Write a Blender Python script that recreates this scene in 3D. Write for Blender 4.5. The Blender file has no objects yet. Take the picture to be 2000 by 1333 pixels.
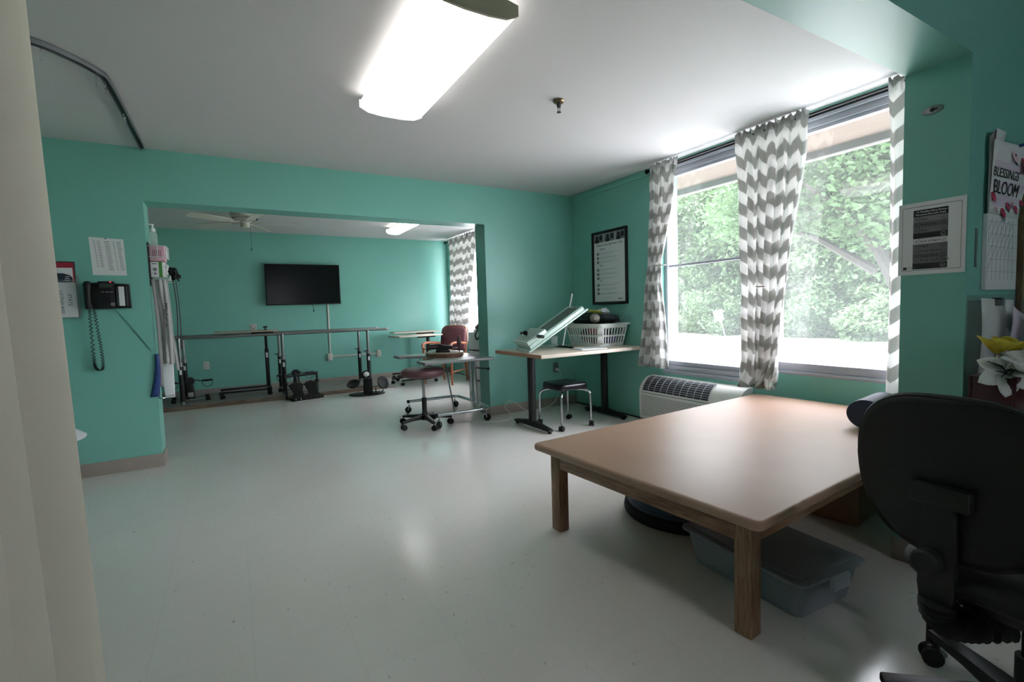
import bpy, bmesh, math, random
from mathutils import Vector, Matrix, Euler, noise
SC = bpy.context.scene
COL = SC.collection
rnd = random.Random(7)
R = math.radians

# ------------------------------------------------------------------ camera
cd = bpy.data.cameras.new('camera'); cam = bpy.data.objects.new('camera', cd); COL.objects.link(cam)
cd.sensor_width = 36.0; cd.lens = 944.586 * 36 / 2000; cd.clip_start = 0.02; cd.clip_end = 300
def cam_matrix(yaw, pitch, roll, loc):
    f = Vector((math.sin(yaw) * math.cos(pitch), math.cos(yaw) * math.cos(pitch), math.sin(pitch)))
    r = Vector((math.cos(yaw), -math.sin(yaw), 0)); u = r.cross(f)
    r2 = math.cos(roll) * r + math.sin(roll) * u; u2 = -math.sin(roll) * r + math.cos(roll) * u
    m = Matrix((r2, u2, -f)).transposed().to_4x4(); m.translation = loc
    return m
cam.matrix_world = cam_matrix(R(29.9775), R(-3.723), R(-1.7499), Vector((0, 0, 1.139)))
SC.camera = cam

# ------------------------------------------------------------------ world, exposure
SKY_STRENGTH = 24.0
LAMP_STRENGTH = 3.2
w = bpy.data.worlds.new('overcast_sky'); SC.world = w; w.use_nodes = True
nt = w.node_tree; nt.nodes.clear()
bg = nt.nodes.new('ShaderNodeBackground'); wo = nt.nodes.new('ShaderNodeOutputWorld')
tc = nt.nodes.new('ShaderNodeTexCoord'); sx = nt.nodes.new('ShaderNodeSeparateXYZ'); rp = nt.nodes.new('ShaderNodeValToRGB')
nt.links.new(tc.outputs['Generated'], sx.inputs[0]); nt.links.new(sx.outputs['Z'], rp.inputs[0])
rp.color_ramp.elements[0].position = 0.0; rp.color_ramp.elements[0].color = (0.66, 0.68, 0.76, 1)
rp.color_ramp.elements[1].position = 0.9; rp.color_ramp.elements[1].color = (0.95, 0.96, 1.04, 1)
nt.links.new(rp.outputs[0], bg.inputs[0]); bg.inputs[1].default_value = SKY_STRENGTH
nt.links.new(bg.outputs[0], wo.inputs[0])
SC.view_settings.view_transform = 'Standard'; SC.view_settings.look = 'None'
SC.view_settings.gamma = 1.0; SC.view_settings.exposure = 0.0; SC.view_settings.use_curve_mapping = False
SC.cycles.max_bounces = 10; SC.cycles.diffuse_bounces = 6; SC.cycles.transparent_max_bounces = 16
SC.cycles.caustics_reflective = False; SC.cycles.caustics_refractive = False

# ------------------------------------------------------------------ materials
def lin(c):
    return tuple(((v / 255) / 12.92 if v / 255 <= 0.04045 else ((v / 255 + 0.055) / 1.055) ** 2.4) for v in c) + (1,)
MATS = {}
def mat(name, rgb, rough=0.5, metal=0.0, spec=0.5, var=0.0, vscale=8.0, bump=0.0, bscale=60.0, coat=0.0,
        emit=None, estr=0.0, transl=0.0, alpha=1.0, stretch=None):
    if name in MATS: return MATS[name]
    m = bpy.data.materials.new(name); m.use_nodes = True; MATS[name] = m
    n = m.node_tree; b = n.nodes['Principled BSDF']; out = n.nodes['Material Output']
    col = lin(rgb)
    b.inputs['Base Color'].default_value = col; b.inputs['Roughness'].default_value = rough
    b.inputs['Metallic'].default_value = metal; b.inputs['Specular IOR Level'].default_value = spec
    b.inputs['Coat Weight'].default_value = coat; b.inputs['Coat Roughness'].default_value = 0.15
    co = None
    if var or bump:
        t = n.nodes.new('ShaderNodeTexCoord'); mp = n.nodes.new('ShaderNodeMapping')
        n.links.new(t.outputs['Object'], mp.inputs[0])
        if stretch: mp.inputs['Scale'].default_value = stretch
        co = mp.outputs[0]
    if var:
        tx = n.nodes.new('ShaderNodeTexNoise'); tx.inputs['Scale'].default_value = vscale; tx.inputs['Detail'].default_value = 5
        n.links.new(co, tx.inputs['Vector'])
        r = n.nodes.new('ShaderNodeValToRGB'); n.links.new(tx.outputs['Fac'], r.inputs[0])
        r.color_ramp.elements[0].position = 0.3; r.color_ramp.elements[1].position = 0.7
        r.color_ramp.elements[0].color = tuple(c * (1 - var) for c in col[:3]) + (1,)
        r.color_ramp.elements[1].color = tuple(min(1, c * (1 + var)) for c in col[:3]) + (1,)
        n.links.new(r.outputs[0], b.inputs['Base Color'])
    if bump:
        tx = n.nodes.new('ShaderNodeTexNoise'); tx.inputs['Scale'].default_value = bscale; n.links.new(co, tx.inputs['Vector'])
        bp = n.nodes.new('ShaderNodeBump'); bp.inputs['Strength'].default_value = bump; bp.inputs['Distance'].default_value = 0.002
        n.links.new(tx.outputs['Fac'], bp.inputs['Height']); n.links.new(bp.outputs[0], b.inputs['Normal'])
    if emit:
        b.inputs['Emission Color'].default_value = lin(emit); b.inputs['Emission Strength'].default_value = estr
    if transl:
        tr = n.nodes.new('ShaderNodeBsdfTranslucent'); mx = n.nodes.new('ShaderNodeMixShader'); mx.inputs[0].default_value = transl
        if b.inputs['Base Color'].is_linked: n.links.new(b.inputs['Base Color'].links[0].from_socket, tr.inputs[0])
        else: tr.inputs[0].default_value = col
        n.links.new(b.outputs[0], mx.inputs[1]); n.links.new(tr.outputs[0], mx.inputs[2]); n.links.new(mx.outputs[0], out.inputs[0])
    if alpha < 1:
        tp = n.nodes.new('ShaderNodeBsdfTransparent'); mx = n.nodes.new('ShaderNodeMixShader'); mx.inputs[0].default_value = alpha
        n.links.new(tp.outputs[0], mx.inputs[1]); n.links.new(b.outputs[0], mx.inputs[2]); n.links.new(mx.outputs[0], out.inputs[0])
    return m

def glass_mat():
    m = bpy.data.materials.new('window_glass'); m.use_nodes = True; n = m.node_tree; n.nodes.clear()
    tp = n.nodes.new('ShaderNodeBsdfTransparent'); gl = n.nodes.new('ShaderNodeBsdfGlossy'); gl.inputs['Roughness'].default_value = 0.03
    tl = n.nodes.new('ShaderNodeBsdfTranslucent'); tl.inputs[0].default_value = (0.9, 0.95, 0.95, 1)
    m1 = n.nodes.new('ShaderNodeMixShader'); m2 = n.nodes.new('ShaderNodeMixShader'); o = n.nodes.new('ShaderNodeOutputMaterial')
    t = n.nodes.new('ShaderNodeTexCoord'); tx = n.nodes.new('ShaderNodeTexNoise'); tx.inputs['Scale'].default_value = 2.2; tx.inputs['Detail'].default_value = 4
    mr = n.nodes.new('ShaderNodeMapRange'); mr.inputs[3].default_value = 0.010; mr.inputs[4].default_value = 0.038
    n.links.new(t.outputs['Object'], tx.inputs['Vector']); n.links.new(tx.outputs['Fac'], mr.inputs[0]); n.links.new(mr.outputs[0], m1.inputs[0])
    n.links.new(tp.outputs[0], m1.inputs[1]); n.links.new(tl.outputs[0], m1.inputs[2])
    m2.inputs[0].default_value = 0.05; n.links.new(m1.outputs[0], m2.inputs[1]); n.links.new(gl.outputs[0], m2.inputs[2])
    n.links.new(m2.outputs[0], o.inputs[0]); MATS['glass'] = m
glass_mat()

def floor_mat():
    m = bpy.data.materials.new('waxed_vinyl_tile'); m.use_nodes = True; n = m.node_tree; b = n.nodes['Principled BSDF']
    t = n.nodes.new('ShaderNodeTexCoord')
    big = n.nodes.new('ShaderNodeTexNoise'); big.inputs['Scale'].default_value = 1.3; big.inputs['Detail'].default_value = 4
    n.links.new(t.outputs['Object'], big.inputs['Vector'])
    sp = n.nodes.new('ShaderNodeTexNoise'); sp.inputs['Scale'].default_value = 60; sp.inputs['Detail'].default_value = 3
    mp = n.nodes.new('ShaderNodeMapping'); mp.inputs['Scale'].default_value = (1, 0.45, 1); n.links.new(t.outputs['Object'], mp.inputs[0]); n.links.new(mp.outputs[0], sp.inputs['Vector'])
    r1 = n.nodes.new('ShaderNodeValToRGB'); n.links.new(big.outputs['Fac'], r1.inputs[0])
    r1.color_ramp.elements[0].color = lin((214, 210, 205)); r1.color_ramp.elements[1].color = lin((227, 223, 218))
    r2 = n.nodes.new('ShaderNodeValToRGB'); n.links.new(sp.outputs['Fac'], r2.inputs[0])
    r2.color_ramp.elements[0].position = 0.22; r2.color_ramp.elements[0].color = (0.45, 0.42, 0.38, 1)
    r2.color_ramp.elements[1].position = 0.33; r2.color_ramp.elements[1].color = (1, 1, 1, 1)
    mu = n.nodes.new('ShaderNodeMix'); mu.data_type = 'RGBA'; mu.blend_type = 'MULTIPLY'; mu.inputs[0].default_value = 0.8
    n.links.new(r1.outputs[0], mu.inputs[6]); n.links.new(r2.outputs[0], mu.inputs[7])
    br = n.nodes.new('ShaderNodeTexBrick'); br.offset = 0.0; br.inputs['Scale'].default_value = 1.0
    br.inputs['Brick Width'].default_value = 0.305; br.inputs['Row Height'].default_value = 0.305; br.inputs['Mortar Size'].default_value = 0.0012
    br.inputs['Color1'].default_value = (1, 1, 1, 1); br.inputs['Color2'].default_value = (0.985, 0.985, 0.98, 1); br.inputs['Mortar'].default_value = (0.9, 0.9, 0.89, 1)
    n.links.new(t.outputs['Object'], br.inputs['Vector'])
    m2 = n.nodes.new('ShaderNodeMix'); m2.data_type = 'RGBA'; m2.blend_type = 'MULTIPLY'; m2.inputs[0].default_value = 1.0
    n.links.new(mu.outputs[2], m2.inputs[6]); n.links.new(br.outputs['Color'], m2.inputs[7]); n.links.new(m2.outputs[2], b.inputs['Base Color'])
    rr = n.nodes.new('ShaderNodeMapRange'); rr.inputs[3].default_value = 0.11; rr.inputs[4].default_value = 0.23
    n.links.new(big.outputs['Fac'], rr.inputs[0]); n.links.new(rr.outputs[0], b.inputs['Roughness'])
    b.inputs['Specular IOR Level'].default_value = 0.6
    bn = n.nodes.new('ShaderNodeTexNoise'); bn.inputs['Scale'].default_value = 9; n.links.new(t.outputs['Object'], bn.inputs['Vector'])
    bp = n.nodes.new('ShaderNodeBump'); bp.inputs['Strength'].default_value = 0.08; bp.inputs['Distance'].default_value = 0.01
    n.links.new(bn.outputs['Fac'], bp.inputs['Height']); n.links.new(bp.outputs[0], b.inputs['Normal'])
    MATS['floor'] = m
floor_mat()

def wood_mat(name, c1, c2, axis=(1, 8, 8), rough=0.45, scale=9):
    m = bpy.data.materials.new(name); m.use_nodes = True; n = m.node_tree; b = n.nodes['Principled BSDF']
    t = n.nodes.new('ShaderNodeTexCoord'); mp = n.nodes.new('ShaderNodeMapping'); mp.inputs['Scale'].default_value = axis
    n.links.new(t.outputs['Object'], mp.inputs[0])
    tx = n.nodes.new('ShaderNodeTexNoise'); tx.inputs['Scale'].default_value = scale; tx.inputs['Detail'].default_value = 6; tx.inputs['Distortion'].default_value = 1.2
    n.links.new(mp.outputs[0], tx.inputs['Vector'])
    r = n.nodes.new('ShaderNodeValToRGB'); r.color_ramp.elements[0].position = 0.38; r.color_ramp.elements[1].position = 0.62
    r.color_ramp.elements[0].color = lin(c1); r.color_ramp.elements[1].color = lin(c2)
    n.links.new(tx.outputs['Fac'], r.inputs[0]); n.links.new(r.outputs[0], b.inputs['Base Color']); b.inputs['Roughness'].default_value = rough
    MATS[name] = m; return m

def chevron_mat():
    m = bpy.data.materials.new('chevron_curtain_cloth'); m.use_nodes = True; n = m.node_tree; b = n.nodes['Principled BSDF']; out = n.nodes['Material Output']
    uv = n.nodes.new('ShaderNodeUVMap'); uv.uv_map = 'cloth'; s = n.nodes.new('ShaderNodeSeparateXYZ'); n.links.new(uv.outputs[0], s.inputs[0])
    def op(o, a, bb=None):
        x = n.nodes.new('ShaderNodeMath'); x.operation = o
        for i, v in enumerate((a, bb)):
            if v is None: continue
            if isinstance(v, (int, float)): x.inputs[i].default_value = v
            else: n.links.new(v, x.inputs[i])
        return x.outputs[0]
    tri = op('PINGPONG', s.outputs[0], 0.062)
    t = op('ADD', s.outputs[1], op('MULTIPLY', tri, 1.25))
    fr = op('FRACT', op('DIVIDE', t, 0.178))
    g = op('GREATER_THAN', fr, 0.5)
    mx = n.nodes.new('ShaderNodeMix'); mx.data_type = 'RGBA'; n.links.new(g, mx.inputs[0])
    mx.inputs[6].default_value = lin((190, 189, 186)); mx.inputs[7].default_value = lin((240, 239, 238))
    n.links.new(mx.outputs[2], b.inputs['Base Color']); b.inputs['Roughness'].default_value = 0.9; b.inputs['Specular IOR Level'].default_value = 0.1
    tr = n.nodes.new('ShaderNodeBsdfTranslucent'); n.links.new(mx.outputs[2], tr.inputs[0])
    ms = n.nodes.new('ShaderNodeMixShader'); ms.inputs[0].default_value = 0.38
    n.links.new(b.outputs[0], ms.inputs[1]); n.links.new(tr.outputs[0], ms.inputs[2]); n.links.new(ms.outputs[0], out.inputs[0])
    MATS['chevron'] = m
chevron_mat()

mat('teal', (124, 187, 174), 0.36, var=0.025, vscale=1.5, bump=0.06, bscale=140)
mat('ceiling', (208, 204, 204), 0.75, bump=0.15, bscale=90)
mat('base', (150, 139, 130), 0.5, var=0.05)
mat('black', (12, 12, 13), 0.5); mat('blackgloss', (5, 5, 6), 0.22, spec=0.2); mat('blackrough', (10, 10, 11), 0.75, bump=0.3, bscale=250)
mat('chairblack', (7, 7, 7), 0.6, bump=0.15, bscale=300)
mat('rubber', (20, 20, 20), 0.8); mat('vinylblack', (20, 20, 27), 0.28)
mat('chrome', (200, 202, 205), 0.16, metal=1.0); mat('steel', (150, 150, 150), 0.38, metal=0.9, var=0.06); mat('alu', (150, 153, 158), 0.4, metal=0.85)
mat('galv', (140, 142, 140), 0.35, metal=0.9); mat('greyframe', (172, 174, 184), 0.45)
mat('whiteplastic', (228, 228, 226), 0.4); mat('offwhite', (212, 208, 196), 0.5); mat('beige', (176, 168, 148), 0.5)
mat('tan', (82, 63, 50), 0.8); mat('eavegrey', (66, 60, 56), 0.7); mat('ptac', (214, 214, 208), 0.42); mat('ptacdark', (34, 34, 44), 0.5)
mat('vinyltan', (168, 135, 114), 0.42, var=0.04, vscale=4, bump=0.1, bscale=180)
mat('maroon', (104, 68, 72), 0.4); mat('plum', (110, 66, 74), 0.55, bump=0.2, bscale=400)
mat('paper', (226, 226, 226), 0.8); mat('ink', (30, 30, 32), 0.8); mat('inkgrey', (120, 120, 122), 0.8); mat('inklight', (170, 170, 172), 0.8)
mat('mint', (186, 207, 197), 0.4); mat('mintdark', (92, 104, 96), 0.5)
mat('laminate', (206, 192, 176), 0.42, var=0.04, vscale=12); mat('laminate_edge', (170, 126, 100), 0.5)
mat('navy', (28, 38, 60), 0.6, bump=0.3, bscale=200); mat('blue', (40, 62, 120), 0.45); mat('bosublue', (40, 52, 74), 0.35)
mat('binplastic', (172, 175, 184), 0.3, alpha=0.5); mat('clear', (225, 235, 232), 0.1, alpha=0.30); mat('acrylic', (170, 182, 182), 0.08, alpha=0.14)
mat('privacy', (232, 223, 210), 0.85, bump=0.15, bscale=500, transl=0.12)
mat('lens', (255, 255, 255), 0.4, emit=(255, 255, 252), estr=LAMP_STRENGTH)
mat('red', (150, 30, 48), 0.5); mat('led', (255, 80, 80), 0.4, emit=(255, 60, 70), estr=2.0)
mat('pink', (222, 176, 190), 0.6); mat('green', (70, 140, 60), 0.6); mat('purple', (96, 66, 150), 0.8); mat('greycloth', (150, 140, 132), 0.9)
mat('darkgreen', (22, 40, 34), 0.95, bump=0.5, bscale=120); mat('darkcloth', (38, 42, 46), 0.95, var=0.4, vscale=60, bump=0.4, bscale=150); mat('yellowcloth', (188, 184, 90), 0.9)
mat('whitecloth', (216, 218, 220), 0.9, bump=0.3, bscale=90); mat('beltgrey', (176, 172, 170), 0.85); mat('beltwhite', (212, 208, 206), 0.85)
mat('yellowpetal', (212, 196, 66), 0.6, transl=0.25); mat('whitepetal', (222, 226, 222), 0.6, transl=0.25); mat('leafgreen', (52, 74, 48), 0.6)
mat('burgundy', (62, 18, 26), 0.28); mat('screen', (60, 66, 60), 0.3); mat('brass', (150, 130, 100), 0.35, metal=0.9)
mat('cordgreen', (86, 150, 140), 0.5); mat('cordwhite', (206, 206, 198), 0.5)
mat('flowerpink', (196, 60, 96), 0.8); mat('flowerpale', (226, 190, 198), 0.8); mat('leafblue', (110, 130, 136), 0.8); mat('lilac', (220, 206, 220), 0.8)
wood_mat('oak', (118, 86, 62), (158, 122, 92), axis=(10, 10, 0.8)); wood_mat('oak_h', (118, 86, 62), (158, 122, 92), axis=(0.8, 10, 10))
wood_mat('oak_y', (118, 86, 62), (158, 122, 92), axis=(10, 0.8, 10)); wood_mat('chairwood', (140, 78, 50), (176, 108, 74), axis=(8, 8, 1))
wood_mat('plank', (96, 80, 66), (134, 116, 98), axis=(0.7, 9, 9), scale=6); wood_mat('plankgrey', (118, 110, 106), (146, 138, 134), axis=(0.7, 7, 7), scale=4, rough=0.6)
wood_mat('disc', (150, 132, 110), (186, 172, 150), axis=(6, 1, 6), scale=5); wood_mat('discred', (118, 74, 56), (150, 100, 76), axis=(6, 1, 6), scale=5)
wood_mat('corkframe', (92, 70, 48), (118, 92, 64), axis=(8, 8, 1))

# ------------------------------------------------------------------ mesh helpers
class MB:
    def __init__(s): s.v = []; s.f = []; s.M = Matrix.Identity(4)
    def at(s, loc=(0, 0, 0), rot=(0, 0, 0)):
        s.M = Matrix.Translation(loc) @ Euler(rot).to_matrix().to_4x4(); return s
    def add(s, vs, fs):
        o = len(s.v); s.v += [s.M @ Vector(p) for p in vs]; s.f += [tuple(i + o for i in f) for f in fs]; return s
    def box(s, c, d, rot=None):
        vs = []; m = Euler(rot).to_matrix() if rot else None
        for z in (-.5, .5):
            for y in (-.5, .5):
                for x in (-.5, .5):
                    p = Vector((x * d[0], y * d[1], z * d[2]))
                    vs.append(Vector(c) + (m @ p if m else p))
        return s.add(vs, [(0, 2, 3, 1), (4, 5, 7, 6), (0, 1, 5, 4), (2, 6, 7, 3), (0, 4, 6, 2), (1, 3, 7, 5)])
    def b6(s, x0, x1, y0, y1, z0, z1): return s.box(((x0 + x1) / 2, (y0 + y1) / 2, (z0 + z1) / 2), (abs(x1 - x0), abs(y1 - y0), abs(z1 - z0)))
    def tube(s, pts, r, seg=10, closed=False, cap=True):
        pts = [Vector(p) for p in pts]; n = len(pts); rs = r if isinstance(r, (list, tuple)) else [r] * n
        up = None; vs = []
        for i, p in enumerate(pts):
            a = pts[(i - 1) % n] if (closed or i > 0) else p; b = pts[(i + 1) % n] if (closed or i < n - 1) else p
            t = (b - a).normalized() if (b - a).length > 1e-9 else Vector((0, 0, 1))
            if up is None:
                up = Vector((0, 0, 1)) if abs(t.z) < .9 else Vector((1, 0, 0))
            up = (up - t * up.dot(t)); up = up.normalized() if up.length > 1e-6 else t.orthogonal().normalized()
            sd = t.cross(up)
            for k in range(seg):
                g = 2 * math.pi * k / seg; vs.append(p + rs[i] * (math.cos(g) * up + math.sin(g) * sd))
        fs = []
        for i in range(n if closed else n - 1):
            for k in range(seg):
                a = i * seg + k; b = i * seg + (k + 1) % seg; j = ((i + 1) % n) * seg
                fs.append((a, b, j + (k + 1) % seg, j + k))
        if cap and not closed:
            fs.append(tuple(range(seg))[::-1]); fs.append(tuple((n - 1) * seg + k for k in range(seg)))
        return s.add(vs, fs)
    def cyl(s, a, b, r, r2=None, seg=16): return s.tube([a, b], [r, r if r2 is None else r2], seg)
    def lathe(s, prof, seg=24, c=(0, 0, 0), sq=(1, 1)):
        vs = []; n = len(prof)
        for (r, z) in prof:
            for k in range(seg):
                g = 2 * math.pi * k / seg; vs.append((c[0] + r * sq[0] * math.cos(g), c[1] + r * sq[1] * math.sin(g), c[2] + z))
        fs = []
        for i in range(n - 1):
            for k in range(seg):
                fs.append((i * seg + k, i * seg + (k + 1) % seg, (i + 1) * seg + (k + 1) % seg, (i + 1) * seg + k))
        fs.append(tuple(range(seg))[::-1]); fs.append(tuple((n - 1) * seg + k for k in range(seg)))
        return s.add(vs, fs)
    def prism(s, poly, z0, z1, plane='xy'):
        def P(a, b, h): return {'xy': (a, b, h), 'xz': (a, h, b), 'yz': (h, a, b)}[plane]
        n = len(poly); vs = [P(a, b, z0) for a, b in poly] + [P(a, b, z1) for a, b in poly]
        fs = [tuple(range(n))[::-1], tuple(range(n, 2 * n))] + [(i, (i + 1) % n, n + (i + 1) % n, n + i) for i in range(n)]
        return s.add(vs, fs)
    def grid(s, nu, nv, fn, wrap=False):
        vs = [fn(i / (nu if wrap else nu - 1), j / (nv - 1)) for j in range(nv) for i in range(nu)]
        fs = []
        for j in range(nv - 1):
            for i in range(nu if wrap else nu - 1):
                i2 = (i + 1) % nu; fs.append((j * nu + i, j * nu + i2, (j + 1) * nu + i2, (j + 1) * nu + i))
        return s.add(vs, fs)
    def ell(s, c, r, seg=16, rings=10, rot=None, bumpy=0.0, seed=0):
        m = Euler(rot).to_matrix() if rot else Matrix.Identity(3)
        def fn(u, v):
            th = v * math.pi; a = u * 2 * math.pi
            d = Vector((math.sin(th) * math.cos(a), math.sin(th) * math.sin(a), math.cos(th)))
            k = 1 + bumpy * noise.noise(d * 2.3 + Vector((seed * 3.1, seed, 0))) * 2
            return Vector(c) + m @ Vector((d.x * r[0] * k, d.y * r[1] * k, d.z * r[2] * k))
        return s.grid(seg, rings, fn, wrap=True)
    def build(s, name, mt, parent=None, bevel=0.0, seg=2, smooth=True, ang=38, thick=0.0, kind=None, label=None):
        me = bpy.data.meshes.new(name); bm = bmesh.new(); vs = [bm.verts.new(p) for p in s.v]
        for f in s.f:
            try: bm.faces.new([vs[i] for i in f])
            except ValueError: pass
        bmesh.ops.remove_doubles(bm, verts=bm.verts[:], dist=1e-6)
        bmesh.ops.recalc_face_normals(bm, faces=bm.faces[:])
        if bevel:
            es = [e for e in bm.edges if len(e.link_faces) == 2 and e.calc_face_angle(0) > R(30)]
            bmesh.ops.bevel(bm, geom=es, offset=bevel, segments=seg, affect='EDGES', profile=0.5, clamp_overlap=True)
        bm.to_mesh(me); bm.free()
        if smooth:
            me.shade_smooth(); me.set_sharp_from_angle(angle=R(ang))
        me.materials.append(MATS[mt] if isinstance(mt, str) else mt)
        o = bpy.data.objects.new(name, me); COL.objects.link(o)
        if parent: o.parent = parent
        if thick:
            md = o.modifiers.new('thickness', 'SOLIDIFY'); md.thickness = thick; md.offset = 0
        if kind: o['kind'] = kind
        if label: o['label'] = label
        return o

def tag(o, label, cat, group=None):
    o['label'] = label; o['category'] = cat
    if group: o['group'] = group
    return o
def thing(name, label, cat, loc=(0, 0, 0), rz=0.0, group=None):
    o = bpy.data.objects.new(name, None); o.empty_display_size = 0.1; COL.objects.link(o)
    o.location = loc; o.rotation_euler = (0, 0, rz); return tag(o, label, cat, group)
def struct(name, loc=(0, 0, 0)):
    o = bpy.data.objects.new(name, None); COL.objects.link(o); o.location = loc; o['kind'] = 'structure'; return o
def copy_tree(o, parent=None):
    c = o.copy(); COL.objects.link(c); c.parent = parent
    for ch in o.children: copy_tree(ch, c)
    return c
def cr(pts, n=8, closed=False):
    pts = [Vector(p) for p in pts]; out = []; m = len(pts)
    for i in range(m if closed else m - 1):
        g = lambda k: pts[k % m] if closed else pts[max(0, min(m - 1, k))]
        a, b, c, d = g(i - 1), g(i), g(i + 1), g(i + 2)
        for j in range(n):
            t = j / n
            out.append(.5 * ((2 * b) + (c - a) * t + (2 * a - 5 * b + 4 * c - d) * t * t + (3 * b - a - 3 * c + d) * t ** 3))
    if not closed: out.append(pts[-1])
    return out
def text(name, body, size, loc, rot, mt, parent=None, align='LEFT', ext=0.0004, sx=1.0):
    cu = bpy.data.curves.new(name, 'FONT'); cu.body = body; cu.size = size; cu.align_x = align; cu.extrude = ext; cu.resolution_u = 3
    ob = bpy.data.objects.new('tmp_text', cu)
    me = bpy.data.meshes.new_from_object(ob); me.name = name
    bpy.data.objects.remove(ob); bpy.data.curves.remove(cu)
    me.transform(Matrix.Diagonal((sx, 1, 1, 1))); me.materials.clear(); me.materials.append(MATS[mt])
    o = bpy.data.objects.new(name, me); COL.objects.link(o); o.location = loc; o.rotation_euler = rot
    if parent: o.parent = parent
    return o
def smoothstep(a, b, x):
    t = max(0, min(1, (x - a) / (b - a))); return t * t * (3 - 2 * t)
def interp(tab, z):
    if z >= tab[0][0]: return tab[0][1:]
    for a, b in zip(tab, tab[1:]):
        if b[0] <= z <= a[0]:
            t = (a[0] - z) / (a[0] - b[0]); t = t * t * (3 - 2 * t) if False else t
            return tuple(p + (q - p) * t for p, q in zip(a[1:], b[1:]))
    return tab[-1][1:]

# ------------------------------------------------------------------ room shell
XW = 3.53; XL = -2.6; YB = -2.6; YF = 8.45; H = 2.44; T = 0.22
P0, P1 = 4.61, 4.84          # partition with the far opening
N0, N1 = 0.742, 0.952        # partition with the near opening
OZ = 2.045                   # head height of both openings
o = MB().b6(XL - .3, XW + .25, YB - .3, YF + .3, -.12, 0).build('floor', 'floor', smooth=False); o['kind'] = 'structure'
o = MB().b6(XL - .3, XW + .25, YB - .3, YF + .3, H, H + .15).build('ceiling', 'ceiling', smooth=False); o['kind'] = 'structure'
o = MB().b6(XL - .3, XW + .25, YF, YF + .2, 0, H).build('wall_far', 'teal', smooth=False); o['kind'] = 'structure'
o = MB().b6(XL - .2, XL, YB - .2, YF, 0, H).build('wall_left', 'teal', smooth=False); o['kind'] = 'structure'
BA, BB, BZ0, BZ1 = 1.15, 1.80, 1.30, 2.0
m = MB(); m.b6(XL - .2, BA, YB - .2, YB, 0, H); m.b6(BB, XW + .25, YB - .2, YB, 0, H); m.b6(BA, BB, YB - .2, YB, 0, BZ0); m.b6(BA, BB, YB - .2, YB, BZ1, H)
o = m.build('wall_back', 'teal', smooth=False); o['kind'] = 'structure'
m = MB(); m.b6(XL, -0.53, P0, P1, 0, H); m.b6(2.365, XW, P0, P1, 0, H); m.b6(-0.53, 2.365, P0, P1, OZ, H)
o = m.build('wall_middle', 'teal', smooth=False); o['kind'] = 'structure'
m = MB(); m.b6(2.45, XW, N0, N1, 0, H); m.b6(XL, 2.45, N0, N1, OZ, H); m.b6(XL, -0.75, N0, N1, 0, OZ)
o = m.build('wall_near', 'teal', smooth=False); o['kind'] = 'structure'
# window wall with its two openings
WA, WB, WT = 1.00, 3.26, 2.428; FA, FB = 5.0, 8.28; MY = 2.19
m = MB(); X2 = XW + T
m.b6(XW, X2, YB, WA, 0, H); m.b6(XW, X2, WB, FA, 0, H); m.b6(XW, X2, FB, YF, 0, H)
m.b6(XW, X2, WA, WB, WT, H); m.b6(XW, X2, FA, FB, WT, H)
m.b6(XW, X2, WA, MY, 0, .60); m.b6(XW, X2, MY, WB, 0, .49); m.b6(XW, X2, FA, FB, 0, .60)
o = m.build('wall_right', 'teal', smooth=False); o['kind'] = 'structure'
o = MB().b6(XW - .018, XW, WB + .02, P0, 2.375, H).build('trim_1', 'teal', bevel=.004); o['kind'] = 'structure'
def baseb(name, x0, x1, y0, y1):
    o = MB().b6(x0, x1, y0, y1, 0, .10).build(name, 'base', bevel=.004); o['kind'] = 'structure'
baseb('baseboard_middle_left', XL, -.523, P0 - .009, P0); baseb('baseboard_jamb_left', -.53, -.521, P0 - .009, P1 + .009)
baseb('baseboard_middle_right', 2.356, XW, P0 - .009, P0); baseb('baseboard_jamb_right', 2.356, 2.365, P0, P1 + .009)
baseb('baseboard_near', 2.441, 2.45, N0 - .009, N1 + .009); baseb('baseboard_near_face', 2.45, XW, N0 - .009, N0); baseb('baseboard_far', XL, XW, YF - .009, YF); 
o = MB().b6(XW - .008, XW, 3.3, P0 - .01, 0, .012).build('trim_2', 'black'); o['kind'] = 'structure'
o = MB().b6(XW - .008, XW, P1 + .01, YF - .01, 0, .012).build('trim_3', 'black'); o['kind'] = 'structure'

# ------------------------------------------------------------------ windows
def window(name, ya, yb, my, zl, zr, rail):
    W = struct(name, (XW, 0, 0)); d = .05
    def fb(nm, y0, y1, z0, z1, x0=.04, x1=.11, mt='greyframe', bv=.003): return MB().b6(x0, x1, y0, y1, z0, z1).build(nm, mt, W, bevel=bv)
    fb('head_frame', ya, yb, 2.335, WT, .035, .13); fb('head_channel', ya, yb, 2.398, 2.414, .02, .035, 'black', 0)
    fb('head_track', ya, yb, 2.414, WT, .005, .035); fb('head_lip', ya, yb, 2.378, 2.398, .012, .035); fb('head_stop', ya, yb, 2.31, 2.335, .05, .10)
    fb('side_frame', yb - .035, yb, zl, 2.335); fb('side_frame', ya, ya + .035, zr, 2.335)
    fb('mullion', my - .03, my + .03, min(zl, zr), 2.335, .03, .12)
    for k in range(3): fb('sill_rail', my + .03, yb - .0, zl + .042 * k, zl + .042 * k + .038, .005 + .014 * k, .13)
    fb('sill_rail', ya, my - .03, zr, zr + .025, .0, .13); fb('sill_rail', ya, my - .03, zr + .025, zr + .085, .02, .12)
    if rail: fb('meeting_rail', my + .03, yb - .035, 1.490, 1.512, .07, .09)
    for (a, b, z) in ((my + .03, yb - .035, zl + .122), (ya + .035, my - .03, zr + .085)):
        MB().b6(.078, .082, a, b, z, 2.31).build('pane', 'glass', W, smooth=False)
    return W
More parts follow.
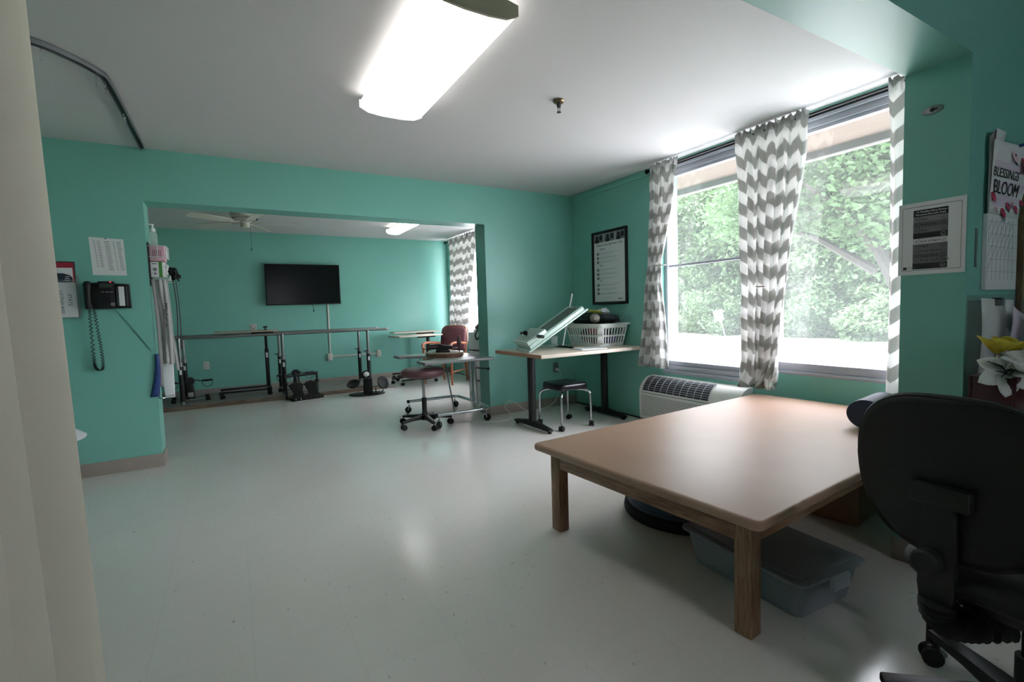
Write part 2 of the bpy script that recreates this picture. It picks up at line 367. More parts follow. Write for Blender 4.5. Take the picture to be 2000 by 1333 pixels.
window('window_1', WA, WB, MY, .49, .60, True)
W3 = struct('added_back_window', (0, YB, 0))  # unseen window added behind the camera to light the near wall
for (a, b, c, d) in ((BA, BB, BZ0, BZ0 + .04), (BA, BB, BZ1 - .04, BZ1), (BA, BA + .04, BZ0 + .04, BZ1 - .04), (BB - .04, BB, BZ0 + .04, BZ1 - .04)): MB().b6(a, b, -.14, -.07, c, d).build('frame_bar', 'greyframe', W3, bevel=.003)
MB().b6(BA + .04, BB - .04, -.107, -.103, BZ0 + .04, BZ1 - .04).build('pane', 'glass', W3, smooth=False)
window('window_2', FA, FB, 6.6, .60, .60, False)
# roof overhang outside the windows
E_ = struct('roof_eave')
MB().b6(XW + .22, XW + .95, -3, 10, 2.42, 2.45).build('soffit_board', 'tan', E_, smooth=False)
MB().b6(XW + .90, XW + .99, -3, 10, 2.36, 2.58).build('fascia', 'eavegrey', E_, bevel=.004)

# ------------------------------------------------------------------ ceiling lights
def ceiling_light(label, x0, x1, y0, y1):
    cx, cy = (x0 + x1) / 2, (y0 + y1) / 2; t = thing('ceiling_light', label, 'ceiling light', (cx, cy, H), 0, 'ceiling lights')
    hw, hl = (x1 - x0) / 2, (y1 - y0) / 2
    MB().b6(-hw * .55, hw * .55, -hl, hl, -.045, 0).build('housing', 'offwhite', t, bevel=.004)
    prof = [(-hw, -.05), (-hw, -.075), (-hw * .75, -.098), (-hw * .3, -.106), (0, -.107), (hw * .3, -.106), (hw * .75, -.098), (hw, -.075), (hw, -.05), (0, -.046)]
    MB().prism(prof, -hl + .012, hl - .012, 'xz').build('diffuser', 'lens', t, ang=50)
    ep = [(-hw - .004, -.035), (-hw - .004, -.079), (-hw * .75, -.103), (-hw * .3, -.111), (hw * .3, -.111), (hw * .75, -.103), (hw + .004, -.079), (hw + .004, -.035), (hw * .6, -.02), (hw * .55, 0), (-hw * .55, 0), (-hw * .6, -.02)]
    for s in (-1, 1): MB().prism(ep, s * hl, s * (hl - .012), 'xz').build('end_cap', 'beige' if s < 0 else 'whiteplastic', t)
    return t
ceiling_light('long lit fluorescent ceiling light above the open floor, nearest the camera', .73, 1.108, 1.79, 2.99)
ceiling_light('small lit fluorescent ceiling light in the far bay beside the curtain', 2.10, 2.33, 6.25, 7.35)
# sprinkler
t = thing('sprinkler_head', 'brass and black fire sprinkler head on white ceiling', 'sprinkler', (1.854, 2.537, H))
MB().lathe([(.032, 0), (.036, -.006), (.03, -.016), (.014, -.02)]).build('escutcheon', 'brass', t)
m = MB(); m.lathe([(.013, -.018), (.014, -.035), (.010, -.045)], 12); m.cyl((-.009, 0, -.04), (-.005, 0, -.072), .0025, seg=6); m.cyl((.009, 0, -.04), (.005, 0, -.072), .0025, seg=6); m.lathe([(.014, -.075), (.014, -.072)], 12)
m.build('nozzle', 'black', t)

# ------------------------------------------------------------------ cubicle track and privacy curtain
t = thing('curtain_track', 'bent metal privacy curtain track fixed to the ceiling', 'curtain track', (-.5, 4.6, H))
path = cr([(-.0, -.005, 0), (-.0, -.6, 0), (-.003, -1.2, 0), (-.03, -1.33, 0), (-.12, -1.46, 0), (-.25, -1.56, 0), (-.7, -1.72, 0), (-1.6, -1.9, 0)], 6)
def ribbon(m, path, x0, x1, z0, z1):
    vs = []; n = len(path)
    for i, p in enumerate(path):
        d = (path[min(i + 1, n - 1)] - path[max(i - 1, 0)]).normalized(); s = Vector((d.y, -d.x, 0))
        for (a, z) in ((x0, z0), (x1, z0), (x1, z1), (x0, z1)): vs.append(p + s * a + Vector((0, 0, z)))
    fs = [(i * 4 + k, i * 4 + (k + 1) % 4, i * 4 + 4 + (k + 1) % 4, i * 4 + 4 + k) for i in range(n - 1) for k in range(4)] + [(0, 1, 2, 3), (4 * n - 4, 4 * n - 3, 4 * n - 2, 4 * n - 1)]
    m.add(vs, fs)
m = MB(); ribbon(m, path, -.016, .016, -.006, 0); ribbon(m, path, -.016, -.012, -.026, 0); ribbon(m, path, .012, .016, -.026, 0)
m.build('rail', 'alu', t); m = MB(); ribbon(m, path, -.012, .012, -.009, -.006); m.build('slot', 'black', t)
for (x, y) in ((-.19, -1.52), (-.028, -1.33), (-.008, -1.24), (0, -.78), (.0, -.72)):
    m = MB()
    for k in range(4): m.tube([Vector((x, y, -.03 - .011 * k)) + Vector((.004 * math.cos(a) * (k % 2), .004 * math.cos(a) * (1 - k % 2), .007 * math.sin(a))) for a in [i * math.pi / 3 for i in range(6)]], .0012, 4, closed=True)
    m.tube([(x, y, -.075), (x, y, -.095), (x + .006, y, -.1), (x + .01, y, -.094)], .0014, 5); m.build('hook', 'chrome', t)
# foreground privacy curtain, hung from the head of the near opening and running back past the camera
t = thing('privacy_curtain', 'large cream cloth privacy curtain hanging at the left, closest to the camera', 'curtain', (-.256, 1.15, .1))
def pc(u, v):
    z = 1.915 * v; sl = .95 * u; ph = 2 * math.pi * (sl / .20 + .0)
    fold = .030 * (1 - math.cos(ph)) * (.8 + .2 * v) + .01 * math.sin(ph * .5 + v * 2.5)
    x = -.03 * (v - .6) - fold + .10 * sl; y = -sl - .03 * math.sin(ph) + .01 * math.sin(v * 4)
    return (x, y, z)
MB().grid(120, 24, pc).build('cloth', 'privacy', t, thick=.002, ang=80)
MB().b6(-.07, .03, -.98, .03, 1.92, 1.944).build('rail', 'alu', t)

# ------------------------------------------------------------------ printed chevron curtains, rods
def chevron_curtain(label, tab, folds, X0, amp, zt, zb, cw, tie=None, group='chevron window curtains', seed=0, puddle=0.0):
    yc = (tab[0][1] + tab[0][2]) / 2
    t = thing('window_curtain', label, 'curtain', (X0, yc, zb), 0, group)
    nu, nv = 97, 60; m = MB(); uvs = []
    def fn(u, v):
        z = zt + (zb - zt) * v; a, b = interp(tab, z)
        y = a + (b - a) * u
        k = amp * (.55 + .6 * v)
        if tie: k *= 1 - .45 * math.exp(-((z - tie) / .12) ** 2)
        ph = 2 * math.pi * folds * u + .7 * math.sin(v * 4 + seed) + .5 * math.sin(u * 7 + seed)
        x = -k * math.sin(ph) - k * .4 * math.sin(2.3 * ph + seed + v * 2)
        x *= .25 + .75 * smoothstep(.02, .16, v); x -= .016 * (1 - smoothstep(.06, .14, v))
        if v < .05: x += .008 * math.sin(u * 90 + seed) + .006 * math.sin(u * 163 + seed); z += .012 * math.sin(u * 70 + seed * 2) * (1 - v / .05)
        if puddle and v > .9: x -= puddle * ((v - .9) / .1) * (.6 + .4 * math.sin(u * 11)); y += .03 * math.sin(u * 23 + v * 30) * (v - .9) / .1
        y += .006 * math.sin(ph * 1.3)
        return (x, y - yc, z - zb)
    m.grid(nu, nv, fn); o = m.build('cloth', 'chevron', t, thick=.0015, ang=80)
    me = o.data; uvl = me.uv_layers.new(name='cloth')
    # cloth coordinates follow the width and the drop of the fabric
    n_v = len(me.vertices)
    for lp in me.loops:
        i = lp.vertex_index; uu = (i % nu) / (nu - 1); vv = (i // nu) / (nv - 1)
        uvl.data[lp.index].uv = (uu * cw + seed * .03, vv * (zt - zb) * 1.02 + seed * .07)
    return t
ROD = XW - .075
c1 = chevron_curtain('narrow chevron curtain at the corner side of the big window', [(2.42, 3.30, 2.985), (2.0, 3.32, 3.06), (1.55, 3.35, 3.19), (1.35, 3.38, 3.20), (1.0, 3.41, 3.16), (.54, 3.49, 3.135)], 5, ROD, .026, 2.425, .55, .32, tie=1.5, seed=1)
MB().tube(cr([(-.03, .14, .95), (-.045, .09, .955), (-.03, .02, .95), (.01, 0.0, .955)], 4), .006, 6).build('tieback', 'beltgrey', c1)
c2 = chevron_curtain('wide chevron curtain pinned together in the middle of the big window', [(2.43, 2.425, 1.875), (2.0, 2.40, 1.92), (1.6, 2.395, 1.975), (1.25, 2.38, 2.02), (1.1, 2.375, 2.035), (.7, 2.36, 2.075), (.5, 2.38, 2.09), (.4, 2.41, 2.06)], 6.5, ROD, .03, 2.43, .487, .70, tie=1.25, seed=2, puddle=.05)
MB().tube([(-.065, .07, .77), (-.075, .05, .765), (-.07, 0, .765)], .004, 6).build('clip', 'brass', c2)
c3 = chevron_curtain('chevron curtain edge showing beside the near wall end', [(2.42, 1.415, 1.05), (.4, 1.40, 1.05)], 3.5, ROD, .02, 2.425, .47, .4, seed=3)
c4 = chevron_curtain('chevron curtain on the far bay window behind the armchair', [(2.42, 8.14, 7.02), (1.6, 8.12, 7.30), (1.2, 8.16, 7.45), (.6, 8.18, 7.45)], 7, ROD, .03, 2.42, .60, .6, tie=1.4, seed=4)
MB().tube([(-.06, -.05, .80), (-.075, -.2, .80), (-.06, -.35, .80)], .006, 6).build('tieback', 'beltgrey', c4)
c5 = chevron_curtain('grey folded curtain end on far bay window just past the wall opening', [(2.42, 6.4, 5.3), (2.1, 6.7, 5.3), (1.75, 6.98, 5.4), (1.55, 6.95, 5.5), (1.2, 6.4, 5.5), (.7, 6.3, 5.5)], 6, ROD, .03, 2.42, .6, .6, tie=1.4, seed=5)
def rod(label, ya, yb, fin):
    t = thing('curtain_rod', label, 'curtain rod', (ROD, (ya + yb) / 2, 2.392), 0, 'curtain rods'); h = (yb - ya) / 2
    MB().cyl((0, -h, 0), (0, h, 0), .0085, seg=12).build('pole', 'black', t)
    m = MB(); m.ell((0, h + .012, 0), (.022, .02, .022)); m.cyl((0, h - .02, 0), (0, h, 0), .014); m.build('finial', 'blackgloss', t)
    for y in (h - .05, -h + .1): MB().b6(-.006, .072, y - .006, y + .006, -.008, .008).build('bracket', 'black', t)
rod('black curtain rod with ball end over the big window', 1.0, 3.345, True)
rod('black curtain rod with ball end over the far bay window', 4.95, 8.32, True)

# ------------------------------------------------------------------ PTAC units
def ptac(label, y0, y1):
    t = thing('air_conditioner', label, 'air conditioner', (XW - .002, (y0 + y1) / 2, 0), 0, 'wall air conditioners'); h = (y1 - y0) / 2
    prof = [(0, .06), (-.175, .06), (-.19, .075), (-.195, .30), (-.192, .335), (-.178, .375), (-.15, .415), (-.115, .445), (-.075, .462), (-.03, .468), (0, .468)]
    MB().prism(prof, -h, h, 'xz').build('body', 'ptac', t, ang=25, bevel=.004)
    arc = [(-.192, .340), (-.1795, .378), (-.1515, .4175), (-.1165, .4475), (-.078, .464)]
    def g(u, v):
        k = v * 4; i = min(3, int(k)); f = k - i; x = arc[i][0] + (arc[i + 1][0] - arc[i][0]) * f; z = arc[i][1] + (arc[i + 1][1] - arc[i][1]) * f
        nrm = Vector((-(arc[i + 1][1] - arc[i][1]), 0, arc[i + 1][0] - arc[i][0])).normalized()
        nrm = Vector((nrm.x, 0, nrm.z)); nrm = nrm if nrm.x < 0 else -nrm
        return Vector((x, h - .045 - u * (2 * h * .70), z)) + nrm * .0012
    MB().grid(2, 17, g).build('grille_back', 'ptacdark', t, thick=.001)
    W_ = 2 * h * .70
    for k in range(11):
        y = h - .045 - W_ * k / 10
        m = MB(); pts = [(x - .004, y, z + .002) for x, z in arc]; m.tube(pts, .0018, 5); m.build('grille_fin', 'ptac', t)
    for k in range(1, 9):
        v = k / 9; p = g(0, v); m = MB(); m.box((p.x - .002, h - .045 - W_ / 2, p.z + .001), (.0035, W_, .0035)); m.build('grille_bar', 'greyframe', t)
    MB().b6(-.1965, -.19, -h + .02, h - .03, .095, .298).build('front_recess', 'ptacdark', t)
    n = 17
    for k in range(n):
        z = .10 + .196 * k / (n - 1)
        MB().box((-.2, -.005, z), (.010, 2 * h - .05, .0072), (0, R(25), 0)).build('louver', 'ptac', t)
    MB().b6(-.1965, -.19, -h * .9, h - .04, .318, .3215).build('seam', 'ptacdark', t)
    return t
ptac('white wall air conditioner below the big window beside the padded table', 2.33, 3.375)
ptac('white wall air conditioner in the far bay behind the steel table', 6.40, 7.44)

# ------------------------------------------------------------------ padded mat table and things under it
ma = R(4.0)
t = thing('mat_table', 'wide low therapy mat table with tan padded top and oak frame', 'table', (1.38, .888, 0), ma)
L_, W_ = 2.10, 1.19; ZT = .452
def rrect(x0, x1, y0, y1, r, n=5):
    out = []
    for (cx, cy, a0) in ((x1 - r, y1 - r, 0), (x0 + r, y1 - r, 90), (x0 + r, y0 + r, 180), (x1 - r, y0 + r, 270)):
        for k in range(n + 1): a = R(a0 + 90 * k / n); out.append((cx + r * math.cos(a), cy + r * math.sin(a)))
    return out
MB().prism(rrect(0, L_, 0, W_, .03), ZT - .036, ZT).build('padded_top', 'vinyltan', t, bevel=.014, seg=4)
iy0, iy1, ix0, ix1 = .07, W_ - .055, .075, L_ - .08
for (a, b, c, d, nm, mm) in ((ix0 + .005, ix1, iy0 + .005, iy0 + .03, 'apron', 'oak_h'), (ix0 + .005, ix1, iy1 - .03, iy1 - .005, 'apron', 'oak_h'), (ix0 + .005, ix0 + .03, iy0 + .03, iy1 - .03, 'apron', 'oak_y'), (ix1 - .03, ix1 - .005, iy0 + .03, iy1 - .03, 'apron', 'oak_y')):
    MB().b6(a, b, c, d, ZT - .125, ZT - .036).build(nm, mm, t, bevel=.003)
for (x, y) in ((ix0, iy0), (ix0, iy1 - .062), (ix1 - .062, iy0), (ix1 - .062, iy1 - .062)):
    MB().b6(x, x + .062, y, y + .062, 0, ZT - .036).build('leg', 'oak', t, bevel=.003)
# balance dome
t = thing('balance_dome', 'blue balance dome with black rubber base under the padded table', 'exercise dome', (2.10, 1.80, 0))
MB().lathe([(.25, .0), (.315, .004), (.32, .02), (.315, .05), (.30, .062)], 40).build('base', 'rubber', t)
MB().lathe([(.30, .055), (.298, .085), (.275, .13), (.22, .172), (.13, .2), (.03, .21)], 40).build('dome', 'bosublue', t)
MB().tube([(.296 * math.cos(a), .296 * math.sin(a), .08) for a in [2 * math.pi * k / 40 for k in range(40)]], .004, 6, closed=True).build('band', 'navy', t)
# storage bin
t = thing('storage_bin', 'clear plastic storage bin with grey lid under the padded table corner', 'storage bin', (1.86, 1.17, 0), R(-4))
def frus(m, x0, y0, x1, y1, z0, z1, r=.03):
    a = rrect(-x0, x0, -y0, y0, r, 4); b = rrect(-x1, x1, -y1, y1, r, 4); n = len(a)
    m.add([(p[0], p[1], z0) for p in a] + [(p[0], p[1], z1) for p in b], [tuple(range(n))[::-1]] + [(i, (i + 1) % n, n + (i + 1) % n, n + i) for i in range(n)])
m = MB(); frus(m, .155, .24, .178, .265, .004, .138); m.build('tub', 'binplastic', t, thick=.003)
m = MB(); m.prism(rrect(-.198, .198, -.285, .285, .035), .138, .152); m.prism(rrect(-.17, .17, -.255, .255, .03), .152, .158); m.build('lid', 'binplastic', t, bevel=.004)
MB().b6(-.05, .05, -.302, -.285, .10, .15).build('latch', 'greyframe', t, bevel=.004)
MB().b6(.197, .215, -.03, .03, .09, .115).build('latch', 'greyframe', t, bevel=.003)
m = MB(); m.b6(-.13, .13, -.2, .2, .008, .09); m.build('contents', 'darkcloth', t, bevel=.02)
# dark carton deeper under the table
t = thing('carton', 'brown cardboard carton on the floor under the padded table near the wall', 'box', (2.82, 1.36, 0), R(8))
MB().b6(-.2, .2, -.15, .15, 0, .2).build('box_body', 'laminate_edge', t, bevel=.003); MB().b6(-.2, .2, -.003, .003, .2, .203).build('tape', 'beltgrey', t)
# bolster on the mat
t = thing('bolster', 'navy blue half-round bolster lying on the tan padded table', 'bolster', (2.84, 1.325, ZT + .001), R(-82))
pf = [(.075 + .088 * math.cos(a), .078 + .078 * math.sin(a)) for a in [2 * math.pi * k / 32 for k in range(32)]]
MB().prism(pf, 0, .32, 'xz').build('cushion', 'navy', t, bevel=.006)
m = MB(); m.tube(cr([(.15, -.004, .12), (.19, -.012, .10), (.21, -.006, .11), (.24, -.01, .10)], 4), .004, 6); m.build('strap', 'blue', t)
# white tissue box by the wall end
t = thing('tissue_roll', 'pale grey paper roll standing on the padded table beside the wall end', 'paper roll', (3.27, 1.30, ZT + .001))
MB().lathe([(.045, 0), (.047, .005), (.047, .11), (.045, .115), (.02, .115), (.02, .09)], 20).build('paper', 'paper', t)
MB().lathe([(.018, .0), (.018, .112)], 14).build('core', 'beige', t)
# ------------------------------------------------------------------ generic casters
def caster(parent, x, y, r, h, yaw=0, mt='rubber', hood=True, stem='black'):
    c = Matrix.Rotation(yaw, 4, 'Z')
    def P(a, b, z): q = c @ Vector((a, b, 0)); return (x + q.x, y + q.y, z)
    m = MB(); m.tube([P(-.012, -.011, r), P(-.012, .011, r)], r, 14) if not hood else (m.tube([P(-.01, -.022, r), P(-.01, -.006, r)], r, 14), m.tube([P(-.01, .006, r), P(-.01, .022, r)], r, 14))
    w_ = m.build('caster', mt, parent)
    m = MB(); m.tube([P(0, 0, r * .9), P(0, 0, h)], .006, 8)
    if not hood:
        for s in (-1, 1): m.tube([P(-.012, s * .014, r), P(0, s * .012, 2 * r + .01)], .005, 6)
        m.tube([P(0, 0, 2 * r + .004), P(0, 0, 2 * r + .014)], .018, 10)
    else: m.tube([P(-.008, -.006, r * 1.3), P(-.008, .006, r * 1.3)], r * .8, 10)
    m.build('caster_fork', stem, w_)

# ------------------------------------------------------------------ work table in the corner
t = thing('work_table', 'laminate work table with two black pedestal legs in the corner', 'table', (2.27, 3.44, 0), R(1.2))
MB().b6(0, 1.235, 0, .80, .708, .74).build('table_top', 'laminate', t, bevel=.002)
MB().b6(-.0035, 0.0, 0, .80, .7085, .7395).build('edge_band', 'laminate_edge', t)
def pedestal(x):
    y = .43; m = MB(); m.cyl((x, y, .05), (x, y, .70), .037, seg=20); m.build('leg', 'black', t)
    m = MB(); m.b6(x - .10, x + .10, y - .25, y + .25, .695, .708); m.build('mount_plate', 'black', t, bevel=.003)
    m = MB(); m.prism([(y - .30, .018), (y - .30, .04), (y - .06, .075), (y + .06, .075), (y + .30, .04), (y + .30, .018)], x - .028, x + .028, 'yz'); m.build('foot', 'black', t, bevel=.008)
    for s in (-1, 1): MB().cyl((x, y + s * .275, 0), (x, y + s * .275, .022), .018).build('glide', 'rubber', t)
pedestal(.175); pedestal(1.09)
# incline board
t = thing('incline_board', 'mint green incline arm exerciser board propped up on the work table', 'exercise board', (2.29, 3.655, .741), R(0))
ang = math.atan2(.365, .668); ca, sa = math.cos(ang), math.sin(ang)
def IB(l, wy, n): return (l * ca - n * sa + wy * .19, wy, l * sa + n * ca + .004)
def ibox(name, l0, l1, w0, w1, n0, n1, mt, bv=.003):
    vs = [IB(l, ww, n) for n in (n0, n1) for ww in (w0, w1) for l in (l0, l1)]
    return MB().add(vs, [(0, 2, 3, 1), (4, 5, 7, 6), (0, 1, 5, 4), (2, 6, 7, 3), (0, 4, 6, 2), (1, 3, 7, 5)]).build(name, mt, t, bevel=bv)
ibox('base_board', 0, .77, 0, .36, .0, .016, 'mint'); ibox('track', .03, .735, .012, .348, .016, .055, 'mint')
ibox('track_panel', .22, .72, .06, .30, .055, .0565, 'mintdark', 0)
ibox('rail', .22, .735, .03, .04, .055, .062, 'mint', 0); ibox('rail', .22, .735, .32, .33, .055, .062, 'mint', 0)
sk = ibox('sled', .02, .25, -.0, .36, .062, .10, 'mint')
for k in range(7): ibox('sled_groove', .045 + .028 * k, .052 + .028 * k, .03, .33, .10, .1008, 'mintdark', 0)
m = MB(); m.cyl(IB(.15, -.11, .085), IB(.15, .0, .085), .016, seg=12); m.build('handle', 'black', t)
m = MB(); m.cyl(IB(.17, .36, .085), IB(.17, .46, .085), .016, seg=12); m.build('handle', 'black', t)
m = MB(); m.cyl(IB(.12, .2, .10), IB(.12, .2, .115), .008); m.ell(IB(.12, .2, .13), (.024, .024, .022)); m.build('knob', 'blackgloss', t)
m = MB(); m.tube([(.60, .33, .012), (.665, .33, .27), (.735, .33, .54)], .0065, 8); m.build('support_rod', 'whiteplastic', t)
m = MB(); m.tube([(.58, .12, .010), (.60, .46, .010)], .011, 10); m.build('support_foot', 'black', t)
# flat things on the work table
t = thing('clear_tray', 'small clear plastic tray with a cup behind the incline board', 'tray', (2.86, 4.09, .741), R(8))
m = MB(); frus(m, .12, .07, .13, .08, .0, .03, .01); m.build('tray', 'acrylic', t, thick=.002)
m = MB(); m.lathe([(.03, .004), (.04, .11), (.042, .112)], 20); m.build('cup', 'clear', t)
t = thing('notebook', 'pale closed notebook lying flat beside the laundry basket', 'notebook', (2.94, 3.62, .741), R(-6))
MB().b6(-.14, .14, -.09, .09, 0, .004).build('cover', 'paper', t); MB().b6(-.138, .14, -.088, .088, .004, .009).build('pages', 'whitecloth', t)

# laundry basket
t = thing('laundry_basket', 'white plastic slotted laundry basket full of clothes on the work table', 'basket', (3.295, 3.94, .741), R(3))
BX, BY, BH = .17, .235, .225; TX, TY = .205, .28
def bring(z, off=0.0):
    k = z / BH; x = BX + (TX - BX) * k + off; y = BY + (TY - BY) * k + off; return rrect(-x, x, -y, y, .05, 4)
def ringband(m, z0, z1, th=.004):
    a, b = bring(z0), bring(z1); c, d = bring(z1, -th), bring(z0, -th); n = len(a)
    vs = [(p[0], p[1], z0) for p in a] + [(p[0], p[1], z1) for p in b] + [(p[0], p[1], z1) for p in c] + [(p[0], p[1], z0) for p in d]
    fs = []
    for r_ in range(4):
        for i in range(n): j = (i + 1) % n; r2 = (r_ + 1) % 4; fs.append((r_ * n + i, r_ * n + j, r2 * n + j, r2 * n + i))
    m.add(vs, fs)
m = MB(); ringband(m, 0, .03); ringband(m, .098, .116); ringband(m, .185, BH)
m.prism(bring(0, -.004), 0, .004); m.build('shell', 'whiteplastic', t)
rim_o, rim_i = bring(BH, .018), bring(BH, -.004); n = len(rim_o); m = MB()
m.add([(p[0], p[1], BH + .006 * math.cos(8 * math.atan2(p[1], p[0]))) for p in rim_o] + [(p[0], p[1], BH + .006) for p in rim_i] + [(p[0], p[1], BH - .012) for p in rim_o] + [(p[0], p[1], BH - .004) for p in rim_i],
      [(i, (i + 1) % n, n + (i + 1) % n, n + i) for i in range(n)] + [(i, (i + 1) % n, 2 * n + (i + 1) % n, 2 * n + i) for i in range(n)] + [(2 * n + i, 2 * n + (i + 1) % n, 3 * n + (i + 1) % n, 3 * n + i) for i in range(n)])
m.build('rim', 'whiteplastic', t)
def slats(z0, z1, lean):
    for side in range(4):
        cnt = 12 if side % 2 == 0 else 8
        for k in range(cnt + 1):
            u = -1 + 2 * k / cnt
            pts = []
            for z in (z0, z1):
                kx = BX + (TX - BX) * z / BH - .002; ky = BY + (TY - BY) * z / BH - .002
                if side == 0: p = (-kx, u * (ky - .035), z)
                elif side == 2: p = (kx, u * (ky - .035), z)
                elif side == 1: p = (u * (kx - .035), -ky, z)
                else: p = (u * (kx - .035), ky, z)
                pts.append(Vector(p))
            d = (.006, .013, 0) if side % 2 == 0 else (.013, .006, 0)
            a, b = pts; hx, hy = d[0] / 2, d[1] / 2
            m = MB(); m.add([a + Vector(q) for q in ((-hx, -hy, 0), (hx, -hy, 0), (hx, hy, 0), (-hx, hy, 0))] + [b + Vector(q) for q in ((-hx, -hy, 0), (hx, -hy, 0), (hx, hy, 0), (-hx, hy, 0))], [(0, 3, 2, 1), (4, 5, 6, 7), (0, 1, 5, 4), (1, 2, 6, 5), (2, 3, 7, 6), (3, 0, 4, 7)])
            m.build('slat', 'whiteplastic', t)
    for sx_ in (-1, 1):
        for sy_ in (-1, 1):
            m = MB()
            def fn(u, v):
                z = z0 + (z1 - z0) * v; kx = BX + (TX - BX) * z / BH - .05; ky = BY + (TY - BY) * z / BH - .05; a = u * math.pi / 2
                return (sx_ * (kx + .05 * math.cos(a)), sy_ * (ky + .05 * math.sin(a)), z)
            m.grid(6, 2, fn); m.build('corner', 'whiteplastic', t, thick=.004)
slats(.028, .10, 0); slats(.114, .187, 0)
def lump(name, label, mt, loc, r, rot=(0, 0, 0), seed=0, bumpy=.25, cat='clothing', group='clothes in the laundry basket'):
    o = MB().ell((0, 0, 0), r, 28, 18, rot, bumpy, seed).build(name, mt, ang=80); o.location = loc; tag(o, label, cat, group); return o
bx, by, bz = 3.295, 3.94, .741
lump('folded_clothes', 'dark patterned clothes filling the bottom of the laundry basket', 'darkcloth', (bx, by, bz + .10), (.145, .20, .085), seed=3, bumpy=.06)
lump('purple_towel', 'purple towel seen through the lower slots of the laundry basket', 'purple', (bx + .05, by - .165, bz + .066), (.085, .04, .05), seed=9, bumpy=.05)
lump('pink_cloth', 'red and pink cloth seen through the upper basket slots', 'red', (bx - .13, by - .10, bz + .155), (.035, .07, .03), seed=5, bumpy=.06)
lump('dark_shirt', 'very dark green shirt heaped on top of the laundry basket', 'darkgreen', (bx - .02, by + .06, bz + .262), (.17, .21, .07), seed=6, bumpy=.12)
lump('dark_jacket', 'dark grey striped garment at the front of the heap in the laundry basket', 'darkcloth', (bx + .06, by - .10, bz + .268), (.12, .13, .055), seed=7, bumpy=.1)
lump('rolled_towel', 'grey rolled towel on the laundry basket heap', 'greycloth', (bx - .10, by - .10, bz + .285), (.05, .13, .046), rot=(0, 0, R(-35)), seed=2, bumpy=.05)
lump('yellow_cloth', 'yellow cloth lying on top of the laundry basket heap', 'yellowcloth', (bx + .01, by + .02, bz + .345), (.085, .065, .02), rot=(0, R(10), 0), seed=4, bumpy=.2)
lump('white_cloth', 'crumpled white cloth at the top of the laundry basket heap', 'whitecloth', (bx + .10, by + .0, bz + .348), (.06, .06, .034), seed=8, bumpy=.3)

# square black stool
t = thing('square_stool', 'square black vinyl stool with chrome legs under the work table', 'stool', (2.76, 3.79, 0), R(2))
MB().prism(rrect(-.165, .165, -.165, .165, .05), .36, .425).build('seat', 'vinylblack', t, bevel=.022, seg=4)
for (sx_, sy_) in ((1, 1), (1, -1), (-1, 1), (-1, -1)):
    p = cr([(sx_ * .07, sy_ * .07, .355), (sx_ * .13, sy_ * .13, .35), (sx_ * .168, sy_ * .168, .325), (sx_ * .175, sy_ * .175, .27), (sx_ * .178, sy_ * .178, .055)], 5)
    MB().tube(p, .0115, 10).build('leg', 'chrome', t); caster(t, sx_ * .178, sy_ * .178, .024, .075, rnd.random() * 6)
# wall outlet with cord by the corner
def outlet(name, label, loc, facing, parent=None, mt='offwhite', box=0.0, group='wall outlets'):
    t = thing(name, label, 'outlet', loc, facing, group)
    MB().b6(-.037, .037, -box - .006, 0, -.058, .058).build('plate', mt, t, bevel=.002)
    for z in (-.022, .022):
        MB().b6(-.017, .017, -box - .0085, -box - .006, z - .014, z + .014).build('receptacle', mt, t, bevel=.001)
        for x in (-.006, .006): MB().b6(x - .0012, x + .0012, -box - .0092, -box - .0084, z - .004, z + .006).build('slot', 'black', t)
    return t
t = outlet('wall_outlet', 'dark steel wall outlet with white plug below the work table', (3.235, P0, .45), 0, mt='galv')
m = MB(); m.b6(-.012, .016, -.045, -.009, -.035, -.008); m.build('plug', 'cordwhite', t, bevel=.004)
c_ = MB().tube(cr([(.01, -.04, -.02), (.02, -.06, -.05), (.02, -.06, -.15), (.0, -.06, -.25), (-.1, -.10, -.38), (-.3, -.14, -.43), (-.52, -.2, -.41), (-.68, -.2, -.30), (-.76, -.2, -.27), (-.80, -.2, -.34), (-.73, -.22, -.44), (-.9, -.32, -.446), (-1.1, -.2, -.446), (-1.35, .0, -.446)], 8), .0035, 6).build('cord', 'cordwhite', t)

# framed exercise poster on the window wall
t = thing('framed_poster', 'black framed fall recovery poster on the window wall beside the curtain', 'poster', (XW - .001, 3.975, 1.56), R(-90))
PW, PH = .275, .395
for (a, b, c, d) in ((-PW, -PW + .028, -PH, PH), (PW - .028, PW, -PH, PH), (-PW + .028, PW - .028, -PH, -PH + .028), (-PW + .028, PW - .028, PH - .028, PH)):
    MB().b6(a, b, -.022, 0, c, d).build('frame_bar', 'black', t, bevel=.003)
MB().b6(-PW + .02, PW - .02, -.008, 0, -PH + .02, PH - .02).build('print', 'paper', t)
def ptxt(s, size, x, z, mt='ink', al='LEFT', sx=1.0): return text('lettering', s, size, (x, -.0085, z), (R(90), 0, 0), mt, t, al, sx=sx)
for k, x in enumerate((-.245, -.08, .1)):
    w_ = (.155, .17, .14)[k]; MB().b6(x, x + w_, -.0088, -.008, .275, .365).build('photo_print', 'inkgrey', t)
    m = MB(); m.ell((x + w_ * .35, -.0092, .33), (.022, .0006, .022)); m.ell((x + w_ * .35, -.0092, .295), (.035, .0006, .022)); m.ell((x + w_ * .75, -.0092, .325), (.026, .0006, .03)); m.build('photo_figure', 'ink', t)
ptxt('How to Get Up From a Fall', .036, 0, .235, 'ink', 'CENTER')
